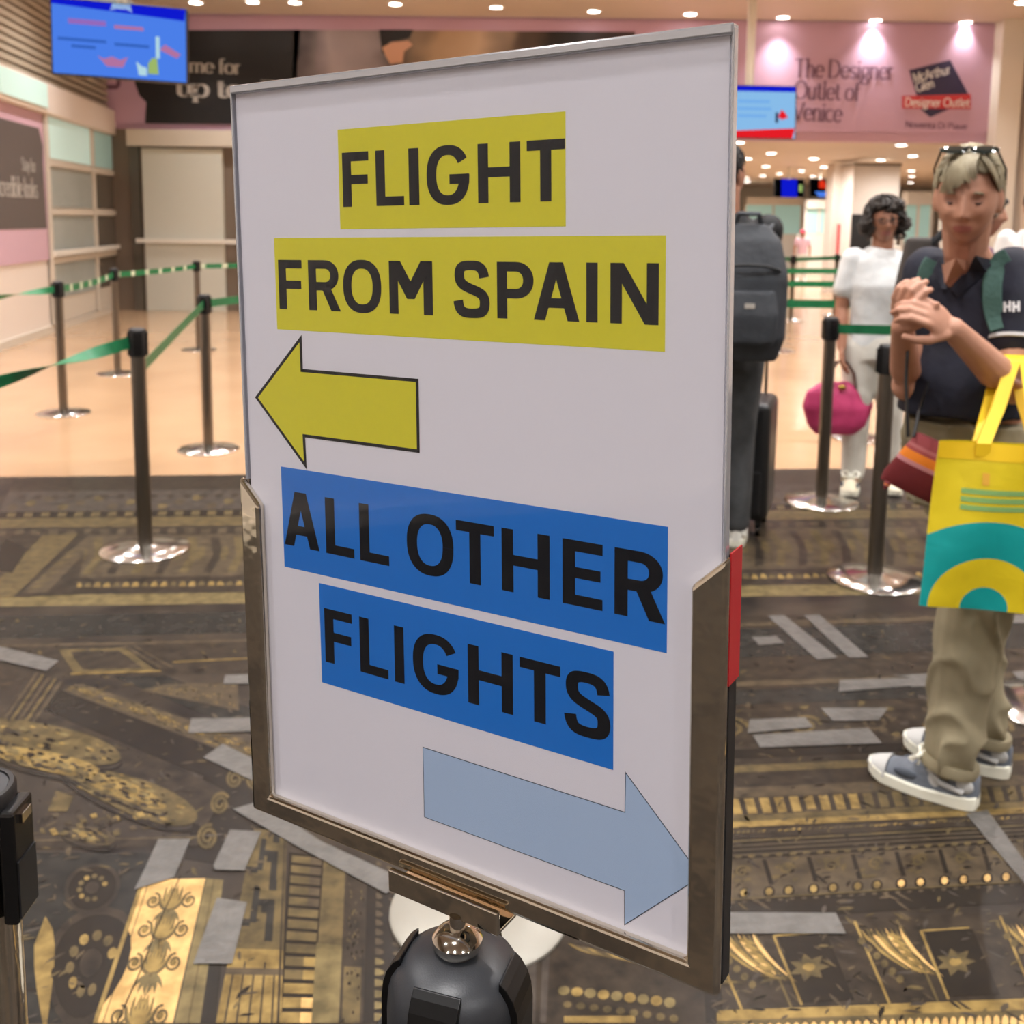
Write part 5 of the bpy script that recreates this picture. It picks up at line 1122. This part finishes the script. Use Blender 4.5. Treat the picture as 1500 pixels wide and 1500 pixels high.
# woven shoulder bag
def stripemat(name, stops, axis=2, bump=.3):
    gradmat(name, stops, axis, .0, 1); m = M[name]; nt = m.node_tree
    for nd in nt.nodes:
        if nd.type == 'VALTORGB': nd.color_ramp.interpolation = 'CONSTANT'
    b = nt.nodes['Principled BSDF']; b.inputs['Roughness'].default_value = .85
    n = nt.nodes.new('ShaderNodeTexWave'); n.inputs['Scale'].default_value = 60; bp = nt.nodes.new('ShaderNodeBump'); bp.inputs['Strength'].default_value = bump; bp.inputs['Distance'].default_value = .004
    nt.links.new(n.outputs['Fac'], bp.inputs['Height']); nt.links.new(bp.outputs[0], b.inputs['Normal'])
stripemat('woven', [(0, (104, 22, 26)), (.46, (104, 22, 26)), (.465, (178, 118, 122)), (.54, (214, 118, 22)), (.70, (146, 62, 62)), (.76, (164, 92, 92)), (.82, (140, 60, 64)), (1, (120, 48, 52))])
sb = thing('shoulder_bag', 'red and orange striped woven shoulder bag at hip of woman in polo', 'bag', P(1356, 684, 2.38)); s0 = Vector(sb.location)
sb.rotation_euler = (0, math.radians(22), math.radians(-22))
ba = MB(); loft(ba, [(Vector((0, 0, -.072)), .078, .018, 0), (Vector((0, 0, -.05)), .080, .028, 0), (Vector((0, 0, .03)), .062, .024, 0), (Vector((0, 0, .068)), .052, .012, 0)], 28)
ba.build('pouch', 'woven', sb, True)
ir = sb.rotation_euler.to_matrix().transposed()
for pts_ in (((1330, 640, 2.36), (1327, 560, 2.37), (1330, 500, 2.42), (1345, 430, 2.44)), ((1338, 640, 2.38), (1347, 600, 2.42), (1360, 560, 2.5))):
    MB().tube([ir @ (P(*q) - s0) for q in pts_], .004, 8).build('cord', 'blackplastic', sb, True)
MB().tube([ir @ (P(1301, 706, 2.37) - s0), ir @ (P(1296, 716, 2.37) - s0)], [.009, .004], 8).build('tassel', 'woven', sb, True)
# yellow tote hanging from her forearm
def totemat():
    m = bpy.data.materials.new('tote'); m.use_nodes = True; nt = m.node_tree; b = nt.nodes['Principled BSDF']; b.inputs['Roughness'].default_value = .5
    tc = nt.nodes.new('ShaderNodeTexCoord'); mp = nt.nodes.new('ShaderNodeMapping'); mp.inputs['Scale'].default_value = (1, 0, 1); nt.links.new(tc.outputs['Object'], mp.inputs[0])
    d = nt.nodes.new('ShaderNodeVectorMath'); d.operation = 'DISTANCE'; d.inputs[1].default_value = (-.05, 0, -.381); nt.links.new(mp.outputs[0], d.inputs[0])
    rp = nt.nodes.new('ShaderNodeValToRGB'); rp.color_ramp.interpolation = 'CONSTANT'; e = rp.color_ramp.elements
    Y_, T_ = lin((226, 202, 28)), lin((0, 158, 156)); e[0].color = T_; e[0].position = 0; e[1].position = .048; e[1].color = Y_
    q = e.new(.118); q.color = T_; q = e.new(.205); q.color = Y_
    nt.links.new(d.outputs['Value'], rp.inputs[0]); nt.links.new(rp.outputs[0], b.inputs['Base Color'])
    n = nt.nodes.new('ShaderNodeTexNoise'); n.inputs['Scale'].default_value = 7; bp = nt.nodes.new('ShaderNodeBump'); bp.inputs['Strength'].default_value = .35; bp.inputs['Distance'].default_value = .03
    nt.links.new(tc.outputs['Object'], n.inputs['Vector']); nt.links.new(n.outputs[0], bp.inputs['Height']); nt.links.new(bp.outputs[0], b.inputs['Normal']); M['tote'] = m
totemat(); mat('totestrap', (240, 198, 20), .55); mat('totetext', (132, 176, 104), .55)
TY = 2.24
tt = P(1490, 650, TY); tote = thing('tote_bag', 'yellow tote bag with teal arch print hanging from forearm', 'bag', tt, math.radians(-8))
ir = Matrix.Rotation(math.radians(8), 3, 'Z'); tl3 = lambda px, py, Y: ir @ (P(px, py, Y) - tt)
wd, ht = .165, .385; nx, nz = 26, 30; vs = []; fs = []
for sgn in (-1, 1):
    for j in range(nz + 1):
        for i in range(nx + 1):
            u, v = i / nx, j / nz; x = (u - .5) * 2 * (wd + .022 * v); bul = .028 * math.sin(PI * u) ** .6 * (.15 + .85 * math.sin(PI * min(1, v * .8 + .05))); vs.append((x, sgn * (.003 + bul) + .006 * math.sin(9 * u + 5 * v), -v * ht))
nn_ = (nx + 1) * (nz + 1)
for s_ in (0, 1):
    for j in range(nz):
        for i in range(nx): a = s_ * nn_ + j * (nx + 1) + i; fs.append((a, a + 1, a + nx + 2, a + nx + 1))
for i in range(nx): a = nz * (nx + 1) + i; fs.append((a, a + 1, a + 1 + nn_, a + nn_))
for j in range(nz):
    for i in (0, nx): a = j * (nx + 1) + i; fs.append((a, a + nx + 1, a + nx + 1 + nn_, a + nn_))
MB().add(vs, fs).build('bag_body', 'tote', tote, True)
def tsurf(u, v, sgn=-1, off=.0): return Vector(((u - .5) * 2 * (wd + .022 * v), sgn * (.003 + .028 * math.sin(PI * u) ** .6 * (.15 + .85 * math.sin(PI * min(1, v * .8 + .05))) + off) + .006 * math.sin(9 * u + 5 * v), -v * ht))
def tpatch(name, m, u0, u1, v0, v1, sgn=-1, off=.0012, n=20, k=3):
    vs = [tsurf(u0 + (u1 - u0) * i / n, v0 + (v1 - v0) * j / k, sgn, off) for j in range(k + 1) for i in range(n + 1)]
    MB().add(vs, [(j * (n + 1) + i, j * (n + 1) + i + 1, (j + 1) * (n + 1) + i + 1, (j + 1) * (n + 1) + i) for j in range(k) for i in range(n)]).build(name, m, tote, True)
for sgn_ in (-1, 1): tpatch('hem_band', 'totestrap', 0.002, .998, 0, .1, sgn_)
top_ = lel.lerp(lwr, .12) + Vector((0, 0, .052))
for k, y_ in enumerate((-.014, .014)):
    c0, c1 = Vector((-.075, y_, -.03)), Vector((.045, y_, -.03)); tp = ir @ (top_ - tt) + Vector((0, y_ * 3.2, 0))
    for c_ in (c0, c1):
        end_ = tp + Vector((.0 if c_ is c0 else .03, 0, 0)); mid_ = c_.lerp(end_, .5)
        vs2 = []
        for q in (c_, Vector((c_.x, c_.y, .0)), mid_, end_, ): vs2 += [q + Vector((-.0155, 0, 0)), q + Vector((.0155, 0, 0)), q + Vector((.0155, .003, 0)), q + Vector((-.0155, .003, 0))]
        MB().add(vs2, [(i * 4 + k2, i * 4 + (k2 + 1) % 4, i * 4 + 4 + (k2 + 1) % 4, i * 4 + 4 + k2) for i in range(3) for k2 in range(4)] + [(3, 2, 1, 0), (12, 13, 14, 15)]).build('handle', 'totestrap', tote, True)
for sx_ in (0, .03):
    e_ = ir @ (top_ - tt) + Vector((sx_, 0, 0)); MB().prism([e_ + Vector((-.0155, -.046, -.006)), e_ + Vector((-.0155, -.03, .006)), e_ + Vector((-.0155, 0, .012)), e_ + Vector((-.0155, .03, .006)), e_ + Vector((-.0155, .048, -.006)), e_ + Vector((-.0155, .046, -.010)), e_ + Vector((-.0155, 0, .008)), e_ + Vector((-.0155, -.046, -.010))], (.031, 0, 0)).build('handle_loop', 'totestrap', tote, True)
for k, (a, b) in enumerate(((.16, .80), (.16, .92), (.16, .66))): tpatch('printed_line', 'totetext', a, b, .265 + .047 * k, .295 + .047 * k)
mat('toteorange', (232, 176, 60), .55); tpatch('printed_mark', 'toteorange', .28, .32, .17, .24)
# ---- the other people, built on one skeleton
def figure(label, base, fwd, h, skin, top, trou, hairm, shoe_m, arms, legs=None, shw=.115, sleeve=.45, head_fwd=None, girth=1.0, end=None, hang=0., wave=0., nh=150, hr=.0055, seed=2, hem=.49, voxel=.011, cap=(.08, .103, .115)):
    t = thing('person', label, 'person', (base[0], base[1], 0)); R = frame((fwd[0], fwd[1], 0)); Q = lambda x, y, z: R @ Vector((x, y, z)) * h
    ang = math.atan2(R[1][0], R[0][0]); b = MB(); hs = .138 * h / .236; hf2 = R if head_fwd is None else frame(head_fwd)
    hc_ = Q(0, .01, .925); head(b, hc_, hf2, hs, 48, 44); limb(b, [Q(0, -.005, .89), Q(0, -.01, .80)], [.034 * h, .036 * h])
    loft(b, [(Q(0, 0, .5), .08 * h, .055 * h, ang), (Q(0, 0, .62), .07 * h, .05 * h, ang), (Q(0, 0, .74), .085 * h, .055 * h, ang), (Q(0, 0, .82), .06 * h, .035 * h, ang)])
    cl = MB(); k = girth
    loft(cl, [(Q(0, 0, hem), .098 * h * k, .07 * h * k, ang), (Q(0, 0, .6), .092 * h * k, .068 * h * k, ang), (Q(0, .004, .71), .1 * h * k, .072 * h * k, ang), (Q(0, 0, .79), .1 * h, .056 * h, ang), (Q(0, 0, .835), .05 * h, .04 * h, ang)])
    for sd, (el, wr_, curl, nrm) in zip((1, -1), arms):
        s_, e_, w_ = Q(sd * shw, 0, .797), Q(*el), Q(*wr_); limb(b, [s_, e_, e_.lerp(w_, .35), w_], [.03 * h, .024 * h, .024 * h, .016 * h])
        hand(b, w_, (w_ - e_), R @ Vector(nrm), -sd if nrm[1] < 0 else sd, curl, h / 1.66)
        if sleeve <= 1: limb(cl, [Q(sd * (shw - .005), 0, .795), s_.lerp(e_, sleeve)], [.041 * h, .038 * h])
        else: limb(cl, [Q(sd * (shw - .002), 0, .795), e_, e_.lerp(w_, sleeve - 1)], [.041 * h, .035 * h, .028 * h])
    pn_ = MB(); loft(pn_, [(Q(0, 0, .455), .1 * h, .075 * h, ang), (Q(0, 0, .51), .1 * h, .072 * h, ang), (Q(0, 0, .56), .088 * h, .062 * h, ang)])
    for sd, off in zip((1, -1), legs or ((0, .02), (0, -.03))):
        hp, kn, an = Q(sd * .052, 0, .49), Q(sd * .055 + off[0] * .5, off[1] * .5 + .01, .28), Q(sd * .058 + off[0], off[1], .055)
        limb(b, [hp, kn, an], [.045 * h, .032 * h, .022 * h]); limb(b, [an, an + Q(0, .075, -.03)], [.02 * h, .012 * h])
        limb(pn_, [hp, kn, an.lerp(kn, .3), an + Q(0, 0, .012)], [.062 * h, .046 * h, .04 * h, .038 * h])
        a0 = Vector((an.x, an.y, 0)) - R @ Vector((0, .05, 0)) + t.location; shoe(t, a0, R @ Vector((sd * .12, 1, 0)), .265 * h / 1.66, shoe_m, 'shoe_sole', None if shoe_m == 'shoewhite' else 'shoe_lace', shoe_m)
    hi_ = hf2.transposed()
    def pk(c):
        q = hi_ @ (c - hc_) / hs
        return 1 if (q.y > .06 and abs(q.x) < .024 and -.079 < q.z < -.055) else 0
    remesh(b, 'body', skin, t, voxel * .65, 2, [skin, 'lips'], pk)
    for sd in (-1, 1): MB().ellip(hc_ + hf2 @ Vector((sd * .031, .076, .004)) * hs, (.011 * hs, .008 * hs, .006 * hs), None, hf2).build('eye', 'lash', t, True)
    so = remesh(cl, 'top', top, t, voxel, 3, disp=fold(.008, 9, seed)); remesh(pn_, 'trousers', trou, t, voxel, 3, disp=fold(.009, 8, seed + 5))
    e_ = end or (lambda ph: 66 if math.sin(math.radians(ph)) > .4 else (88 if math.sin(math.radians(ph)) > -.2 else 118))
    hair(t, hc_, hf2, hs, hairm, nh, e_, hang, hr, .008, wave, cap, .012, seed)
    return t, hc_, hf2, hs, Q, so
REL = (15, 22, 18)
# white T-shirt, dark curly bob, holding a pink bag
W2p = fl(1272, 716)
W2, h2, f2, s2_, Q2, _ = figure('person in white T-shirt and white trousers with dark curly bob and glasses', W2p, (-.25, -1), 1.60, 'skin2', 'teewhite', 'whitepants', 'hairdark', 'shoecream',
    [((.122, .0, .63), (.118, .05, .50), REL, (1, 0, 0)), ((-.135, .0, .63), (-.12, .10, .52), REL, (-1, 0, 0))], ((.0, .03), (0, -.02)), .096, .62, (-.12, -1, -.02), 1.02,
    lambda ph: 40 if math.sin(math.radians(ph)) > .35 else 98, .085, .016, 320, .009, 5, .47, cap=(.1, .118, .13))
gm = MB()
for sd in (-1, 1):
    gm.tube([h2 + f2 @ Vector((sd * .033 + .022 * math.cos(a), .098, .002 + .015 * math.sin(a))) * s2_ for a in [2 * PI * i / 14 for i in range(15)]], .0028, 6)
    gm.tube([h2 + f2 @ Vector(q) * s2_ for q in ((sd * .055, .096, .005), (sd * .074, .06, .006), (sd * .078, .0, .0))], .002, 6)
gm.tube([h2 + f2 @ Vector((x, .1, .004)) * s2_ for x in (-.011, 0, .011)], .0025, 6)
gl_ = gm.build('glasses', 'blackplastic', None, True); gl_.location = W2.location; tag(gl_, 'dark framed glasses on face of white shirted woman', 'glasses')
hd_ = W2.location + Q2(.121, .065, .455)
mat('bagpink', (198, 62, 112), .55, c2=(176, 46, 96), scale=8, bump=.4, bscale=12); mat('bagstrap', (96, 66, 56), .6); mat('brass', (212, 176, 84), .25, 1.0)
pb_ = thing('handbag', 'slouchy pink handbag held low by white shirted woman', 'bag', (hd_.x - .0, hd_.y, hd_.z - .405), math.radians(6))
bb = MB(); loft(bb, [(Vector((0, 0, .0)), .12, .05, 0), (Vector((0, 0, .05)), .165, .07, 0), (Vector((0, 0, .15)), .20, .07, 0), (Vector((0, 0, .235)), .185, .045, 0), (Vector((0, 0, .275)), .12, .022, 0), (Vector((0, 0, .29)), .06, .016, 0)], 32)
remesh(bb, 'bag_body', 'bagpink', pb_, .012, 3, disp=fold(.006, 10, 2))
for y_ in (-.03, .03):
    MB().tube([(-.075, y_, .25), (-.065, y_ * .8, .33), (-.02, y_ * .4, .395), (.025, y_ * .4, .40), (.07, y_ * .8, .34), (.085, y_, .25)], .010, 10, None, .5).build('handle', 'bagstrap', pb_, True)
MB().ellip((0, -.045, .262), (.022, .008, .014)).build('clasp', 'brass', pb_, True)
# man seen from behind with rucksack, half hidden by the sign
Mp = fl(1068, 800)
MN, h3, f3, s3_, Q3, top3 = figure('person in black jacket seen from behind beside right edge of the sign', (Mp.x - .08, Mp.y, 0), (.12, 1), 1.80, 'skin2', 'jacketblack', 'jeansgrey', 'hairblack', 'shoewhite',
    [((.098, .07, .64), (.04, .17, .62), REL, (0, 1, .2)), ((-.13, .05, .64), (-.06, .17, .62), REL, (0, 1, .2))], ((.0, .02), (0, -.06)), .104, 1.75, (.75, .65, 0), 1.05, None, 0, .002, 150, .006, 8)
rk = thing('backpack', 'large grey backpack worn by the man behind the sign', 'backpack', MN.location + Q3(.045, -.12, .66), math.atan2(f3[1][0], f3[0][0]) * 0 + math.radians(-9)); ub = MB()
loft(ub, [(Vector((0, 0, -.30)), .14, .07, 0), (Vector((0, -.02, -.2)), .17, .105, 0), (Vector((0, -.02, .05)), .172, .11, 0), (Vector((0, 0, .2)), .14, .085, 0), (Vector((0, .01, .27)), .08, .05, 0)])
remesh(ub, 'pack', 'packgrey', rk, .012, 5)
up_ = MB(); loft(up_, [(Vector((0, -.115, -.22)), .12, .03, 0), (Vector((0, -.125, -.1)), .13, .035, 0), (Vector((0, -.115, .0)), .115, .025, 0)]); remesh(up_, 'front_pocket', 'packgrey', rk, .01, 4)
MB().tube([(-.13, -.1, .08), (-.07, -.135, .10), (0, -.145, .105), (.07, -.135, .10), (.13, -.1, .08)], .007, 8).build('zip', 'blackplastic', rk, True)
MB().tube([(-.06, .0, .25), (-.04, -.03, .31), (.04, -.03, .31), (.06, .0, .25)], .011, 8).build('grab_handle', 'packgrey', rk, True)
for sd in (-1, 1): MB().tube([(sd * .08, .02, .22), (sd * .1, .09, .26), (sd * .11, .16, .24)], .02, 10, None, .4).build('shoulder_strap', 'packgrey', rk, True)
MB().box((.01, -.156, -.06), (.04, .004, .02)).build('badge', 'greytext', rk)
# suitcase
cp_ = fl(1114, 772); sc_ = thing('suitcase', 'black wheeled suitcase standing right of man behind the sign', 'suitcase', (cp_.x - .07, cp_.y, 0), math.radians(-20))
bevel(MB().box((0, 0, .36), (.22, .36, .56)).build('shell', 'caseblack', sc_, True), .035, 4); bevel(MB().box((0, -.184, .22), (.16, .012, .2)).build('front_pocket', 'blackplastic', sc_), .008)
for x_ in (-.07, .07):
    for y_ in (-.13, .13):
        w_ = MB().lathe([(.012, -.011), (.028, -.011), (.03, 0), (.028, .011), (.012, .011)], 20, (x_, y_, .03), None, Matrix.Rotation(PI / 2, 3, 'Y')).build('wheel', 'blackgloss', sc_, True); MB().box((x_, y_, .066), (.03, .03, .04)).build('caster', 'blackplastic', w_)
for x_ in (-.05, .05): MB().tube([(x_, .13, .62), (x_, .13, .98)], .008, 10).build('pull_rod', 'satin', sc_, True)
MB().tube([(-.06, .13, .98), (.06, .13, .98)], .014, 10).build('pull_handle', 'blackplastic', sc_, True)
# traveller with rucksack behind the blonde woman
Pp = fl(1398, 800)
PV, h4, f4, s4_, Q4, _ = figure('person in purple top mostly hidden behind blonde woman with folded bare arm', (Pp.x, 4.55, 0), (.9, -.45), 1.64, 'skin', 'purple', 'browncloth', 'hairdark', 'shoewhite',
    [((.15, .02, .65), (.05, .15, .66), (30, 40, 30), (0, 1, .2)), ((-.16, .02, .65), (-.06, .14, .67), (30, 40, 30), (0, 1, .2))], None, .11, .5, None, 1.0, None, .05, .004, 120, .006, 12)
r2 = thing('backpack', 'dark brown backpack between white shirted woman and blonde woman', 'backpack', PV.location + Q4(0, -.135, .735), math.atan2(f4[1][0], f4[0][0])); ub = MB()
loft(ub, [(Vector((0, 0, -.26)), .13, .06, 0), (Vector((0, -.01, -.05)), .15, .1, 0), (Vector((0, 0, .2)), .11, .07, 0)]); remesh(ub, 'pack', 'browncloth', r2, .012, 5)
for sd in (-1, 1): MB().tube([(sd * .08, .04, .17), (sd * .1, .1, .24), (sd * .11, .19, .2)], .02, 10, None, .4).build('shoulder_strap', 'jacketblack', r2, True)
# man at the right edge of the picture
Rp = fl(1500, 640)
figure('person in white T-shirt and dark trousers at right picture edge behind blonde woman', (Rp.x - .03, Rp.y, 0), (-.8, -.6), 1.72, 'skin2', 'teewhite', 'jacketblack', 'hairblack', 'shoewhite',
    [((.14, .02, .64), (.06, .17, .68), REL, (0, 1, .2)), ((-.15, .02, .64), (-.08, .17, .66), REL, (0, 1, .2))], None, .12, .5, None, 1.05, None, 0, .002, 110, .007, 15)
# small figure in a red cap far away
mat('capred', (216, 44, 74), .6); mat('blouse', (214, 178, 190), .7)
Kp = at(1172, 430, 26.)
KD, h5, f5, s5_, Q5, _ = figure('person with bright red cap and pale pink blouse far behind the belts', (Kp.x, 26., 0), (-.3, -1), 1.32, 'skin2', 'blouse', 'whitepants', 'hairdark', 'shoewhite',
    [((.14, 0, .64), (.14, .05, .5), REL, (1, 0, 0)), ((-.14, 0, .64), (-.14, .05, .5), REL, (-1, 0, 0))], None, .11, .5, None, .95, None, 0, .002, 50, .008, 18, .47, .016)
cp2 = MB(); cp2.ellip(h5 + f5 @ Vector((0, -.005, .05)) * s5_, (.098 * s5_, .118 * s5_, .085 * s5_), None, f5); cp2.ellip(h5 + f5 @ Vector((0, .1, .045)) * s5_, (.07 * s5_, .07 * s5_, .012 * s5_), None, f5)
ca = remesh(cp2, 'cap', 'capred', None, .012, 3); ca.location = KD.location; tag(ca, 'bright red cap on head of far small person', 'cap')
